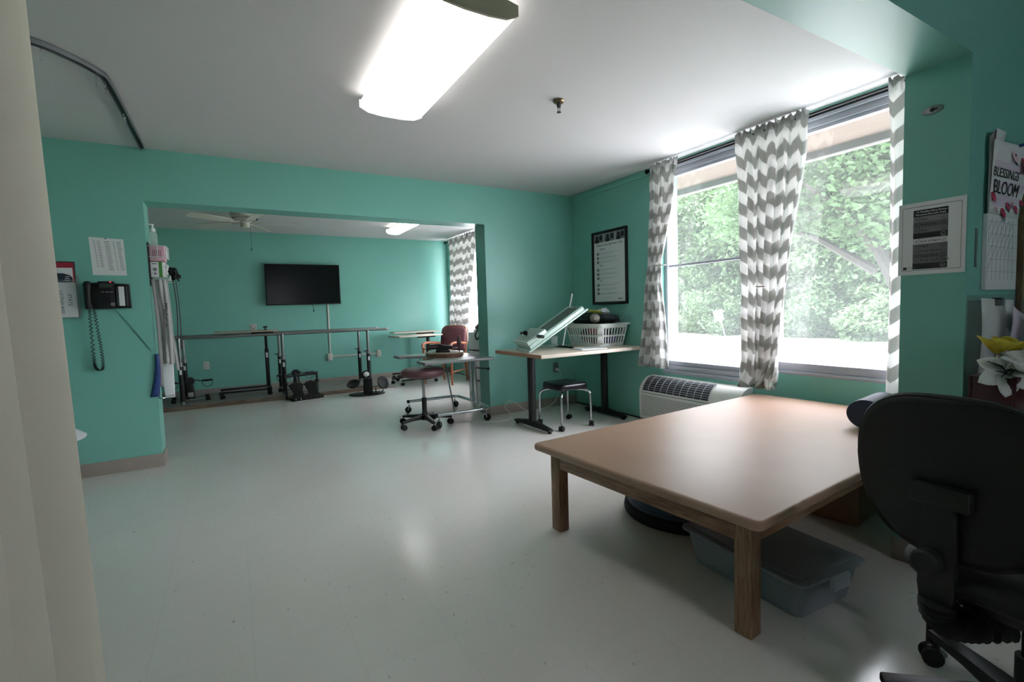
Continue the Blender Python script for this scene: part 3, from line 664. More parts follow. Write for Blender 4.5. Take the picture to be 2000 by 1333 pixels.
for (hd, z) in (('Prepare', .195), ('Rise', .02), ('Sit', -.145)):
    ptxt(hd, .026, -.15, z, 'ink'); 
    for k in range(3):
        zz = z - .04 - .045 * k
        MB().b6(-.2, -.165, -.0088, -.008, zz - .014, zz + .014).build('icon', 'inkgrey', t)
        MB().b6(-.15, .15 - .03 * (k % 2), -.0088, -.008, zz + .003, zz + .006).build('text_line', 'inklight', t)
        MB().b6(-.15, .08 + .03 * (k % 2), -.0088, -.008, zz - .008, zz - .005).build('text_line', 'inklight', t)
MB().b6(-.21, .21, -.0088, -.008, -.285, -.2835).build('text_line', 'inkgrey', t); MB().b6(-.1, .06, -.0088, -.008, -.325, -.321).build('text_line', 'inklight', t); MB().b6(.13, .19, -.0088, -.008, -.343, -.333).build('text_line', 'inkgrey', t)

# ------------------------------------------------------------------ steel cut-out table, turntable, rolling stool
t = thing('steel_table', 'steel topped therapy table with cut-out and chrome frame on casters', 'table', (1.56, 4.37, 0))
sw, sl = .745, 1.06
poly = [(0, .0), (sw, .0), (sw, sl), (0.02, sl), (-.0, sl - .03), (-.0, .82)] + [(.30 * math.sin(a), .53 + .29 * math.cos(a)) for a in [R(12 + 156 * k / 14) for k in range(15)]] + [(0, .24)]
MB().prism(poly, .632, .658).build('table_top', 'steel', t, bevel=.004)
p = cr([(.12, .04, .13), (.4, .04, .13), (.62, .045, .13), (.70, .09, .13), (.72, .2, .13), (.72, .78, .13), (.70, .9, .13), (.62, .94, .13), (.4, .945, .13), (.13, .945, .13)], 5)
MB().tube(p, .018, 12).build('base_tube', 'chrome', t)
for (x, y) in ((.12, .04), (.13, .945)): MB().cyl((x - .022, y, .13), (x, y, .13), .0195, seg=12).build('end_cap', 'rubber', t)
MB().cyl((.71, .5, .13), (.71, .5, .63), .024, seg=14).build('column', 'chrome', t); MB().cyl((.69, .36, .13), (.69, .36, .63), .019, seg=14).build('column', 'chrome', t)
MB().tube([(.3, .04, .14), (.245, .10, .63)], .008, 8).build('strut', 'chrome', t); MB().tube([(.3, .945, .14), (.25, .88, .63)], .008, 8).build('strut', 'chrome', t)
m = MB(); m.cyl((.70, .36, .52), (.76, .18, .52), .006, seg=8); m.ell((.762, .175, .52), (.016, .016, .016)); m.build('clamp_knob', 'black', t)
for (x, y, a) in ((.14, .04, .6), (.66, .06, 2.4), (.13, .945, -.5), (.68, .92, 3.4)):
    caster(t, x, y, .036, .13, a, hood=False, stem='chrome')
t = thing('turntable', 'round wooden double-disc turntable on the steel table', 'turntable', (1.99, 4.93, .6585))
MB().lathe([(.2, 0), (.205, .004), (.205, .018), (.2, .021)], 48).build('lower_disc', 'discred', t)
MB().lathe([(.19, .021), (.19, .024)], 40).build('gap_ring', 'black', t)
MB().lathe([(.2, .024), (.207, .028), (.207, .040), (.2, .044)], 48).build('upper_disc', 'disc', t)
t = thing('grip_exerciser', 'black tabletop exerciser with upright cone handle on the wooden turntable', 'exerciser', (1.95, 4.90, .703), R(-25))
MB().prism([(-.07, 0), (.09, 0), (.075, .03), (-.06, .03)], -.04, .05, 'xz').build('base', 'black', t, bevel=.004)
MB().b6(-.19, .17, -.035, .045, .032, .040).build('plate', 'black', t, bevel=.002)
MB().prism([(-.17, .04), (-.155, .07), (-.13, .082), (-.02, .09), (.03, .072), (.11, .066), (.115, .04)], -.03, .04, 'xz').build('housing', 'black', t, bevel=.005)
MB().b6(-.14, -.05, -.0315, -.03, .05, .068).build('name_plate', 'maroon', t)
m = MB(); m.cyl((.185, .03, -.002), (.185, .03, .075), .008, seg=10); m.b6(.1, .2, .02, .04, .03, .038); m.build('arm', 'black', t)
MB().lathe([(.026, .07), (.028, .075), (.017, .165), (.014, .168)], 20, (.185, .03, 0)).build('cone_handle', 'maroon', t)
t = thing('rolling_stool', 'round maroon rolling stool with chrome post and black star base', 'stool', (1.625, 4.62, 0))
MB().lathe([(.12, .495), (.185, .498), (.212, .515), (.218, .54), (.212, .565), (.18, .582), (.1, .588), (.02, .589)], 40).build('seat', 'maroon', t)
MB().lathe([(.13, .485), (.13, .496)], 20).build('seat_plate', 'black', t)
MB().cyl((0, 0, .27), (0, 0, .49), .0135).build('post', 'chrome', t); m = MB(); m.cyl((0, 0, .075), (0, 0, .285), .024); m.lathe([(.036, .06), (.04, .09), (.03, .13)], 16); m.build('sleeve', 'black', t)
def starbase(t, rad, a0, z0, z1, wr=.022, cr_=.027):
    for k in range(5):
        a = a0 + 2 * math.pi * k / 5; d = Vector((math.cos(a), math.sin(a), 0)); s = Vector((-d.y, d.x, 0))
        vs = []
        for (r, hw, za, zb) in ((.02, wr * 1.2, z0, z1), (rad * .55, wr, z0 + .004, z1 - .014), (rad, wr * .8, z0 - .004, z1 - .03)):
            for (ss, z) in ((-1, za), (1, za), (1, zb), (-1, zb)): vs.append(d * r + s * hw * ss + Vector((0, 0, z)))
        fs = [(i * 4 + q, i * 4 + (q + 1) % 4, i * 4 + 4 + (q + 1) % 4, i * 4 + 4 + q) for i in range(2) for q in range(4)] + [(0, 1, 2, 3), (8, 9, 10, 11)]
        MB().add(vs, fs).build('base_arm', 'black', t, bevel=.005); caster(t, d.x * (rad - .008), d.y * (rad - .008), cr_, z0 + .02, rnd.random() * 6)
starbase(t, .27, R(197), .068, .115)

# ------------------------------------------------------------------ far bay: television, raceway, outlets, fan
t = thing('television', 'black flat screen television mounted on the far teal wall', 'television', (1.03, 8.36, 1.638), R(0))
MB().b6(-.55, .55, 0, .035, -.32, .32).build('case', 'black', t, bevel=.004); MB().b6(-.54, .54, -.002, .001, -.306, .312).build('screen', 'blackgloss', t)
MB().b6(-.2, .2, .035, .088, -.15, .15).build('mount', 'black', t)
m = MB(); m.tube([(.12, .03, -.315), (.125, .03, -.40)], .004, 6); m.tube([(.125, .03, -.40), (.126, .03, -.44)], .008, 6); m.build('cable', 'black', t)
m = MB(); m.b6(.45, .54, -.001, .004, -.319, -.312); m.build('logo_bar', 'inkgrey', t)
t = thing('cable_raceway', 'white surface cable channel running from television down to the outlets', 'cable cover', (1.385, YF - .0015, .45))
MB().b6(-.012, .012, -.014, 0, .05, .87).build('channel', 'offwhite', t, bevel=.002); MB().b6(.03, .76, -.014, 0, -.012, .012).build('channel', 'offwhite', t, bevel=.002)
outlet('wall_outlet', 'cream outlet box on the far wall below the television', (1.375, YF, .447), 0, box=.03)
outlet('wall_outlet', 'cream outlet box on the far wall right of the parallel bars', (2.18, YF, .447), 0, box=.03)
outlet('wall_outlet', 'cream flat outlet on the far wall behind the left end of the parallel bars', (-.365, YF, .45), 0)

t = thing('ceiling_fan', 'white five-blade ceiling fan in the far bay', 'ceiling fan', (.21, 6.75, H))
MB().lathe([(.09, 0), (.14, -.01), (.155, -.03), (.158, -.075), (.15, -.095), (.11, -.115), (.075, -.13)], 36).build('motor_housing', 'offwhite', t)
m = MB()
for k in range(30): a = 2 * math.pi * k / 30; m.box((.135 * math.cos(a), .135 * math.sin(a), -.105), (.012, .006, .012), (0, 0, a))
m.build('vents', 'black', t)
MB().lathe([(.06, -.128), (.062, -.15), (.05, -.155), (.052, -.20), (.046, -.21), (.02, -.212)], 24).build('switch_housing', 'offwhite', t)
for k in range(5):
    a = R(-78 + 72 * k); c, s = math.cos(a), math.sin(a)
    vs = []; outl = [(.17, -.045), (.30, -.062), (.58, -.07), (.645, -.055), (.66, 0), (.645, .055), (.58, .07), (.30, .062), (.17, .045)]
    m = MB(); m.at((0, 0, -.148), (0, 0, a))
    tw = R(12); n = len(outl)
    m.add([(x, y * math.cos(tw), y * math.sin(tw) + .003) for x, y in outl] + [(x, y * math.cos(tw), y * math.sin(tw) - .003) for x, y in outl], [tuple(range(n)), tuple(range(n, 2 * n))[::-1]] + [(i, (i + 1) % n, n + (i + 1) % n, n + i) for i in range(n)])
    bl = m.build('blade', 'offwhite', t)
    m = MB(); m.at((0, 0, -.14), (0, 0, a)); m.tube([(.05, 0, 0), (.12, .0, -.012), (.2, .03, -.004)], .007, 6); m.tube([(.05, 0, 0), (.12, 0, -.012), (.2, -.03, -.012)], .007, 6); m.build('blade_bracket', 'offwhite', bl)
m = MB(); m.tube([(.05, -.03, -.15), (.05, -.03, -.46)], .0018, 5); m.ell((.05, -.03, -.475), (.006, .006, .016)); m.build('pull_chain', 'black', t)

# ------------------------------------------------------------------ parallel bars on platform
t = thing('parallel_bars', 'long parallel walking bars on a low wooden platform along the far wall', 'parallel bars', (0, 0, 0))
MB().prism([(-1.05, 0), (2.14, 0), (2.14, .012), (1.98, .05), (-.90, .05), (-1.05, .012)], 7.29, 8.30, 'xz').build('platform', 'plankgrey', t)
MB().b6(-.90, 1.98, 7.27, 7.29, 0, .052).build('platform_edge', 'plank', t, bevel=.003)
for y in (7.42, 8.02):
    MB().cyl((-.95, y, .90), (2.07, y, .90), .019, seg=14).build('rail', 'galv', t)
    MB().cyl((2.05, y, .90), (2.075, y, .90), .0195, seg=14).build('rail_cap', 'flowerpale', t)
    for x in (-.60, .59, 1.76):
        po = MB().cyl((x, y, .05), (x, y, .56), .028, seg=16).build('post', 'black', t)
        MB().cyl((x, y, .55), (x, y, .885), .019, seg=14).build('inner_tube', 'galv', po)
        MB().lathe([(.032, .54), (.032, .60), (.022, .605)], 16, (x, y, 0)).build('collar', 'galv', po)
        MB().lathe([(.026, .875), (.026, .90)], 14, (x, y, 0)).build('saddle', 'galv', po)
        m = MB(); m.b6(x - .05, x + .05, y - .05, y + .05, .05, .056); m.lathe([(.034, .056), (.034, .09)], 16, (x, y, 0)); m.build('foot_plate', 'galv', po)
        m = MB(); m.cyl((x - .03, y, .575), (x - .065, y, .585), .005, seg=6); m.tube([(x - .065, y - .02, .588), (x - .065, y + .02, .585)], .006, 6); m.build('pin_lever', 'black', po)
        MB().b6(x - .012, x + .012, y - .0295, y - .026, .44, .50).build('sticker', 'paper', po)

# rolling overbed tables
def overbed(label, loc, rz, top, post_h):
    t = thing('overbed_table', label, 'table', loc, rz, 'rolling overbed tables')
    MB().b6(-.62, .16, -.19, .19, post_h, post_h + .022).build('table_top', top, t, bevel=.004)
    MB().b6(-.18, .10, -.06, .06, post_h - .03, post_h).build('top_bracket', 'black', t, bevel=.004)
    MB().b6(-.025, .025, -.02, .02, .10, post_h * .72).build('post', 'black', t, bevel=.003)
    MB().b6(-.017, .017, -.013, .013, post_h * .7, post_h - .02).build('inner_post', 'black', t, bevel=.003)
    MB().b6(-.013, .013, -.021, -.0195, post_h * .58, post_h * .66).build('sticker', 'paper', t)
    for y in (-.17, .17): MB().b6(-.60, .03, y - .02, y + .02, .07, .095).build('base_rail', 'black', t, bevel=.003)
    MB().b6(-.03, .03, -.19, .19, .075, .105).build('base_beam', 'black', t, bevel=.003)
    m = MB(); m.tube([(.02, -.06, post_h - .015), (.07, -.10, post_h - .012)], .006, 6); m.build('lever', 'black', t)
    for (x, y) in ((-.58, -.17), (-.58, .17), (.01, -.17), (.01, .17)): caster(t, x, y, .026, .075, rnd.random() * 6)
    return t
overbed('rolling overbed table with beige top standing between the parallel bars', (.405, 7.73, .05), R(0), 'beige', .885)
overbed('lower of two overbed tables beside the maroon armchair', (2.80, 7.62, 0), R(10), 'laminate', .755)
overbed('taller overbed table behind its twin near the far corner', (2.95, 8.08, 0), R(-3), 'laminate', .795)
t = thing('kitchen_timer', 'small white dial timer on the overbed table between the bars', 'timer', (.255, 7.72, .958), R(0))
MB().b6(-.042, .042, -.03, .03, 0, .088).build('case', 'offwhite', t, bevel=.012)
MB().at((0, -.031, .05), (R(90), 0, 0)).lathe([(.034, 0), (.034, .006), (.02, .007)], 24).build('dial', 'beltgrey', t)
MB().at((0, -.037, .05), (R(90), 0, 0)).lathe([(.014, 0), (.012, .006)], 12).build('knob', 'whiteplastic', t)
t = thing('joystick_grip', 'tiny black knobbed grip lying on the overbed table between the bars', 'grip', (.40, 7.62, .9585))
MB().lathe([(.02, 0), (.022, .008), (.008, .012), (.007, .03), (.03, .036), (.03, .05), (.012, .055)], 16).build('knob', 'black', t)
MB().lathe([(.028, .0), (.028, .004)], 16).build('disc', 'rubber', t)

# pedal exerciser on the platform (left)
def pedal_exerciser(label, loc, rz, sc=1.0, mt='black'):
    t = thing('pedal_exerciser', label, 'exercise machine', loc, rz, 'pedal exercisers')
    for y in (-.13, .13):
        MB().cyl((-.19, y, .022), (.19, y, .022), .010, seg=10).build('floor_bar', 'galv', t)
        for x in (-.19, .19): MB().b6(x - .026, x + .026, y - .022, y + .022, 0, .045).build('foot', 'rubber', t, bevel=.004)
    MB().cyl((0, -.13, .025), (0, .13, .025), .011, seg=10).build('cross_bar', 'galv', t)
    MB().prism([(-.05, .02), (.05, .02), (.035, .24), (-.03, .24)], -.03, .03, 'xz').build('upright', mt, t, bevel=.006)
    MB().b6(-.03, .03, -.033, -.03, .05, .11).build('sticker', 'beltgrey', t)
    MB().at((0, 0, .26), (R(90), 0, 0)).lathe([(.05, -.04), (.055, -.03), (.055, .03), (.05, .04)], 20).build('hub', mt, t)
    for s in (-1, 1):
        m = MB(); m.tube(cr([(0, s * .0, .26), (s * .07, s * .01, .265), (s * .12, s * .02, .25), (s * .15, s * .02, .25)], 4), .007, 8); m.build('crank', 'black', t)
        MB().b6(s * .14, s * .26, -.03 + s * .02, .03 + s * .02, .24, .264).build('pedal', 'black', t, bevel=.004)
        MB().tube([(s * .2 + .065 * math.cos(a), s * .02, .24 - .075 * math.sin(a)) for a in [math.pi * k / 12 for k in range(13)]], .0035, 6).build('strap', 'rubber', t)
    return t
pedal_exerciser('black pedal exerciser on the platform behind the leftmost bar post', (-.535, 7.76, .0505), R(4))
pedal_exerciser('black pedal exerciser behind the ribbed foot-plate machine', (.76, 7.62, .0505), R(8))
# foot plate machine
t = thing('foot_plate_machine', 'black exercise machine with two ribbed foot plates at the platform edge', 'exercise machine', (.83, 7.09, 0), R(13))
MB().b6(-.21, .21, -.05, .0, 0, .045).build('front_bar', 'blackrough', t, bevel=.005)
for k in range(6): MB().at((-.165 + .066 * k, -.0505, .024), (R(90), 0, 0)).lathe([(.005, 0), (.005, .002)], 8).build('bolt', 'chrome', t)
for x in (-.098, .10):
    def fp(u, v):
        hw = (.105 - .04 * math.sin(min(1, v * 1.15) * math.pi) ** .8) if v < .87 else .072 * math.sqrt(max(0, 1 - ((v - .87) / .13) ** 2)) + .004
        return (x + (u - .5) * 2 * hw, -.005 + .11 * v + .03 * v * v, .035 + .20 * v - .02 * math.sin(v * math.pi))
    MB().grid(9, 22, fp).build('foot_plate', 'blackrough', t, thick=.012)
    for k in range(5): MB().tube([Vector(fp(.2 + .15 * k, .08 + .8 * q / 8)) + Vector((0, -.006, .005)) for q in range(9)], .003, 4).build('rib', 'rubber', t)
    for dx in (-.035, .03): MB().tube([(x + dx, .12, .21), (x + dx - .01, .14, .31), (x + dx - .005, .17, .33)], .005, 6).build('strap_rod', 'galv', t)
MB().cyl((-.21, .155, .32), (.2, .155, .325), .017, seg=12).build('crossbar', 'black', t)
for x in (-.215, .205):
    MB().b6(x - .011, x + .011, .14, .17, .0, .35).build('side_post', 'black', t, bevel=.003); MB().lathe([(.022, .2), (.026, .205), (.026, .24), (.022, .245)], 12, (x, .15, 0)).build('clamp', 'black', t)
MB().ell((-.10, .155, .345), (.03, .025, .022)).build('release_knob', 'black', t)
MB().b6(-.2, .2, .0, .17, .0, .03).build('base_plate', 'black', t, bevel=.004)
# mini elliptical
t = thing('mini_elliptical', 'small black under-desk elliptical with two dished pedals at the platform end', 'exercise machine', (1.60, 6.93, 0), R(-12))
MB().lathe([(.24, 0), (.25, .008), (.245, .02), (.2, .024)], 36, sq=(1, .62)).build('base', 'black', t)
MB().b6(-.045, .075, -.13, .09, .02, .245).build('housing', 'blackrough', t, bevel=.02)
MB().prism([(-.05, .02), (.05, .02), (.045, .22), (-.04, .22)], .05, .17, 'xz').build('gear_cover', 'galv', t, bevel=.01)
MB().at((-.0, .02, .275), (R(65), 0, 0)).lathe([(.05, -.03), (.062, -.02), (.062, .02), (.045, .04)], 24).build('dial_housing', 'blackrough', t)
MB().at((.0, -.01, .285), (R(65), 0, 0)).lathe([(.036, 0), (.042, .006), (.03, .03), (.01, .038)], 20).build('dial', 'whiteplastic', t)
def pedal(x, tilt, roll):
    m = MB(); m.at((x, .0, .13), (tilt, roll, 0))
    def fn(u, v):
        a = u * 2 * math.pi; rr = v
        return (.088 * rr * math.cos(a), .18 * rr * math.sin(a), .045 * rr ** 3)
    m.grid(24, 7, fn, wrap=True); m.build('pedal', 'blackrough', t, thick=.014)
pedal(-.17, R(8), R(-12)); pedal(.2, R(20), R(42))
m = MB(); m.tube([(-.17, .05, .11), (.2, .05, .10)], .012, 8); m.build('axle', 'galv', t)
MB().tube([(.12, -.04, .02), (.12, -.04, .10)], .006, 6).build('link_rod', 'black', t); MB().tube([(.2, -.1, .02), (.22, -.1, .07)], .008, 6).build('link_rod', 'black', t)

# ------------------------------------------------------------------ armchair and tower in the far bay
t = thing('armchair', 'maroon upholstered armchair with wooden frame by the far window', 'chair', (2.93, 7.22, 0), R(-54))
# local: chair faces -y
for (x, y) in ((-.25, -.24), (.25, -.24)): MB().tube([(x, y, 0), (x, y, .62)], [.016, .022], 8).build('front_leg', 'chairwood', t)
for (x, y) in ((-.22, .24), (.22, .24)): MB().tube([(x, y + .05, 0), (x, y, .44), (x * .98, y + .06, .86)], [.016, .022, .018], 8).build('rear_leg', 'chairwood', t)
MB().prism(rrect(-.235, .235, -.25, .22, .05), .40, .475).build('seat', 'plum', t, bevel=.02, seg=3)
def bk(u, v):
    hw = .225 if v < .8 else .225 - .07 * ((v - .8) / .2) ** 2
    return ((u - .5) * 2 * hw, .245 + .06 * v - .03 * (1 - (2 * u - 1) ** 2), .50 + .385 * v)
MB().grid(14, 14, bk).build('backrest', 'plum', t, thick=.045)
MB().tube(cr([(-.235, .25, .5), (-.235, .29, .75), (-.20, .31, .87), (-.1, .31, .895), (.1, .31, .895), (.20, .31, .87), (.235, .29, .75), (.235, .25, .5)], 5), .016, 8).build('back_rim', 'discred', t)
for s in (-1, 1):
    MB().tube(cr([(s * .25, -.27, .58), (s * .255, -.24, .635), (s * .26, -.1, .65), (s * .24, .22, .62)], 5), [.02] * 16, 8).build('arm', 'chairwood', t)
    MB().tube([(s * .25, -.23, .2), (s * .22, .25, .2)], .011, 8).build('stretcher', 'chairwood', t)
for y in (-.24, .22): MB().b6(-.24, .24, y - .012, y + .012, .34, .40).build('seat_rail', 'chairwood', t, bevel=.003)
t = thing('oxygen_concentrator', 'tall pale medical tower unit standing behind the opening edge', 'medical device', (2.70, 5.22, 0), R(0))
MB().b6(-.20, .18, -.17, .2, .03, .30).build('base_cabinet', 'whiteplastic', t, bevel=.02); MB().b6(-.195, .175, -.165, .195, .305, .66).build('body', 'whiteplastic', t, bevel=.02); MB().b6(-.20, .18, -.17, .2, .665, .88).build('upper_body', 'whiteplastic', t, bevel=.025)
MB().prism([(-.17, .88), (.15, .88), (.12, 1.03), (.0, 1.04)], -.12, .15, 'xz').build('head', 'whiteplastic', t, bevel=.02)
MB().at((-.115, -.05, .97), (0, R(-42), 0)).b6(-.085, .085, -.06, .06, 0, .035).build('control_panel', 'black', t, bevel=.008)
MB().tube(cr([(-.19, -.1, .93), (-.25, -.12, .86), (-.23, -.12, .80), (-.2, -.12, .84)], 6), .009, 8).build('hose', 'black', t)
for z in (.302, .662): MB().b6(-.201, .181, -.172, .202, z - .004, z + .003).build('seam', 'black', t)
for (x, y) in ((-.17, -.14), (.15, -.14), (-.17, .17), (.15, .17)): MB().cyl((x, y - .012, .02), (x, y + .012, .02), .02, seg=12).build('caster', 'rubber', t)
MB().tube(cr([(-.2, .0, .2), (-.26, -.02, .12), (-.25, -.05, .02), (-.22, -.14, .006), (-.27, -.35, .006)], 6), .004, 6).build('power_cord', 'cordwhite', t)

# ------------------------------------------------------------------ phone wall (partition, left of opening)
t = thing('wall_phone', 'black office desk phone mounted on the teal wall', 'telephone', (-.775, P0, 1.33), R(0))
MB().prism([(-.135, -.095), (.04, -.095), (.04, .105), (-.135, .09)], -.045, 0, 'xz').build('body', 'black', t, bevel=.006)
MB().b6(-.05, .04, -.062, -.045, .045, .105).build('display_bezel', 'black', t, bevel=.004); MB().b6(-.04, .03, -.0635, -.061, .06, .09).build('display', 'screen', t)
MB().b6(.018, .028, -.0635, -.0615, .097, .103).build('message_lamp', 'led', t)
MB().tube(cr([(-.108, -.06, -.09), (-.108, -.072, -.06), (-.106, -.078, 0), (-.106, -.072, .07), (-.108, -.06, .095)], 5), [.020, .022, .022, .021, .019, .017, .016, .016, .016, .016, .016, .016, .017, .018, .020, .021, .022, .023, .022, .021, .019], 12).build('handset', 'chairblack', t)
for i in range(3):
    MB().b6(-.035 + .025 * i, -.018 + .025 * i, -.048, -.045, .026, .030).build('soft_key', 'inklight', t)
    for j in range(4): MB().b6(-.04 + .019 * i, -.026 + .019 * i, -.0495, -.045, .004 - .019 * j, .014 - .019 * j).build('key', 'blackrough', t, bevel=.001)
MB().at((.025, -.045, -.062), (R(90), 0, 0)).lathe([(.0135, 0), (.0135, .004), (.008, .005)], 20).build('dial_ring', 'inkgrey', t)
MB().prism([(.042, -.092), (.13, -.092), (.125, .085), (.042, .09)], -.035, 0, 'xz').build('side_module', 'black', t, bevel=.004)
MB().b6(.062, .095, -.0365, -.035, -.075, .068).build('name_strip', 'paper', t)
for j in range(9):
    for x in (.05, .106): MB().b6(x, x + .008, -.0375, -.035, .056 - .016 * j, .062 - .016 * j).build('line_key', 'inkgrey', t)
hel = []
ctrl = cr([(-.112, -.04, -.10), (-.112, -.04, -.25), (-.112, -.03, -.45), (-.108, -.025, -.52), (-.085, -.025, -.545), (-.065, -.03, -.52), (-.065, -.035, -.4), (-.075, -.04, -.25), (-.085, -.045, -.10)], 40)
for i, p in enumerate(ctrl):
    a = i * 1.05; hel.append(p + Vector((.0085 * math.cos(a), .0085 * math.sin(a), 0)))
MB().tube(hel, .0028, 5).build('coiled_cord', 'black', t)
MB().tube(cr([(.03, -.02, -.09), (.05, -.006, -.13), (.12, -.005, -.24), (.225, -.005, -.42)], 6), .003, 6).build('line_cord', 'cordgreen', t)
# phone list
t = thing('phone_list', 'printed phone list sheet taped to the wall above the phone', 'paper sheet', (-.763, P0, 1.622), R(0))
MB().prism([(-.102, .138), (.097, .128), (.103, -.14), (-.094, -.138)], -.002, -.0005, 'xz').build('sheet', 'paper', t)
for cidx, (x, w_) in enumerate(((-.078, .012), (-.058, .022), (-.014, .032), (.034, .01), (.055, .028))):
    for k in range(19 if cidx > 1 else 17):
        z = .105 - .0115 * k; ww = w_ * (.7 + .3 * rnd.random())
        MB().b6(x + .0008 * k, x + .0008 * k + ww, -.0026, -.002, z, z + .0035).build('print_line', 'inkgrey', t)
MB().b6(-.01, -.002, -.003, -.002, .125, .133).build('tape', 'navy', t)
# wall pocket with folders
t = thing('wall_pocket', 'clear wall pocket beside the curtain holding white folders', 'file holder', (-1.06, P0, 1.36), R(0))
MB().b6(-.13, .125, -.05, -.046, -.185, .085).build('front_panel', 'acrylic', t); MB().b6(-.13, .125, -.004, -.001, -.185, .12).build('back_panel', 'acrylic', t); MB().b6(-.13, .125, -.05, 0, -.189, -.185).build('floor_panel', 'acrylic', t)
t = thing('license_folder', 'white folder lettered in black standing in the wall pocket', 'folder', (-1.065, P0 - .03, 1.18), R(0))
MB().b6(-.12, .115, -.012, 0, 0, .245).build('cover', 'paper', t, bevel=.002)
text('lettering', 'STATE', .03, (.068, -.0125, .165), (R(90), R(90), 0), 'ink', t); text('lettering', 'LICENSURES', .03, (.022, -.0125, .19), (R(90), R(90), 0), 'ink', t)
MB().prism([(-.09, .249), (.10, .249), (.10, .28), (.085, .3), (.05, .312), (-.09, .315)], -.006, -.003, 'xz').build('dark_label', 'navy', t)
for k in range(3): MB().b6(.055 + .004 * k, .085, -.0068, -.006, .262 + .013 * k, .266 + .013 * k).build('label_mark', 'paper', t)
t = thing('red_folder', 'dark red folder standing behind the white one in the wall pocket', 'folder', (-1.06, P0 - .016, 1.18), R(0))
MB().b6(-.125, .102, -.006, 0, 0, .39).build('cover', 'red', t, bevel=.002); MB().b6(-.125, .108, .002, .006, 0, .397).build('back_cover', 'black', t, bevel=.002); MB().b6(-.12, .095, -.0085, -.006, 0, .352).build('sheet', 'paper', t)
# waste bin with white liner, mostly hidden by the curtain
t = thing('waste_bin', 'waste bin with white liner bag edge poking past the curtain', 'waste bin', (-1.145, 4.42, 0))
MB().lathe([(.11, 0), (.12, .005), (.145, .385), (.15, .395)], 28).build('bin', 'beltgrey', t)
def lin_(u, v):
    a = u * 2 * math.pi; r = .152 + .012 * v + .018 * math.sin(a * 7) * v; z = .395 - .06 * v + .03 * math.sin(a * 3 + 1) * v
    if abs(((a + .25 + math.pi) % (2 * math.pi)) - math.pi) < .35: r += .085 * v * math.cos(((a + .25 + math.pi) % (2 * math.pi) - math.pi) / .35 * 1.57); z += .01
    return (r * math.cos(a), r * math.sin(a), z)
MB().grid(90, 6, lin_, wrap=True).build('liner', 'whitecloth', t, thick=.002)

# ------------------------------------------------------------------ rack on the left jamb (faces +x)
JX = -.528
t = thing('wire_rack', 'white wire basket rack fixed to the side of the wall opening', 'wire rack', (JX, 4.73, 1.46))
m = MB()
for z in (.17, .255):
    m.tube([(.002, -.09, z), (.115, -.09, z), (.115, .09, z), (.002, .09, z)], .0028, 6)
for (x, y) in ((.115, -.09), (.115, .09), (.115, 0), (.06, -.09)): m.tube([(x, y, .17), (x, y, .255)], .0028, 6)
for z in (-.02, .01): MB().tube([(.002, .03, z), (.14, .03, z)], .0028, 6).build('side_wire', 'whiteplastic', t)
m.build('basket_wire', 'whiteplastic', t)
m = MB(); m.b6(.0, .004, -.095, .095, -.05, .28); m.build('back_plate', 'black', t)
for y in (-.07, -.02, .03, .07): MB().tube(cr([(.004, y, -.005), (.05, y, -.005), (.10, y, -.005), (.125, y, .0), (.13, y, .03)], 4), .003, 6).build('hook', 'whiteplastic', t)
t = thing('pump_bottle', 'clear pump bottle of sanitizer on top of the wire rack', 'bottle', (JX + .035, 4.70, 1.722), group=None)
MB().lathe([(.026, 0), (.028, .004), (.028, .09), (.022, .105), (.012, .112)], 20).build('bottle', 'clear', t); MB().lathe([(.02, .105), (.02, .13), (.008, .134), (.008, .16)], 16).build('pump', 'whiteplastic', t); MB().b6(-.034, .01, -.008, .008, .158, .166).build('nozzle', 'whiteplastic', t, bevel=.002)
t = thing('glove_box', 'pink glove box in the white wire rack', 'box', (JX + .008, 4.66, 1.60)); MB().b6(0, .095, 0, .14, 0, .12).build('carton', 'pink', t, bevel=.002)
for k in range(5): MB().b6(.02 + .012 * k, .024 + .012 * k, -.0008, 0, .025, .085).build('print_line', 'maroon', t)
MB().ell((.098, .07, .06), (.01, .03, .04)).build('glove_tuft', 'whitecloth', t)
t = thing('tissue_carton', 'white carton with green stripe below the pink glove box', 'box', (JX + .008, 4.66, 1.475)); MB().b6(0, .092, 0, .14, 0, .118).build('carton', 'paper', t, bevel=.002)
MB().b6(.052, .074, -.001, 0, 0, .118).build('stripe', 'green', t); MB().at((.027, 0, .06), (R(90), 0, 0)).lathe([(.014, 0), (.014, .0008)], 20).build('badge', 'inkgrey', t); MB().b6(.02, .035, -.0008, 0, .02, .035).build('print_mark', 'inkgrey', t); MB().b6(.01, .04, -.0008, 0, .1, .108).build('print_mark', 'inkgrey', t)
m = MB(); m.ell((.10, .05, .06), (.015, .03, .04), bumpy=.3); m.build('tissue_tuft', 'whitecloth', t)
lump('black_scrunchie', 'black crumpled strap hanging at the wire rack corner', 'blackrough', (JX + .15, 4.72, 1.505), (.03, .035, .045), rot=(0, R(-35), 0), seed=5, bumpy=.5, cat='strap', group=None)
def belt(label, mt, x0, x1, y0, y1, z0, z1, lean=0.0, marks=True, writing=None):
    t = thing('gait_belt', label, 'belt', (JX, 4.7, z1), 0, 'hanging straps')
    def fn(u, v): return (x0 + (x1 - x0) * u + .012 * math.sin(v * 3) + lean * v * v, y0 - 4.7 + (y1 - y0) * u * .3 + .006 * math.sin(v * 7 + x0 * 90), (z0 - z1) * v)
    MB().grid(3, 30, fn).build('webbing', mt, t, thick=.005)
    for du in (.12, .88):
        MB().tube([Vector(fn(du, q / 20)) + Vector((0, -.0032, 0)) for q in range(21)], .0012, 4).build('stitching', 'inkgrey', t)
    return t
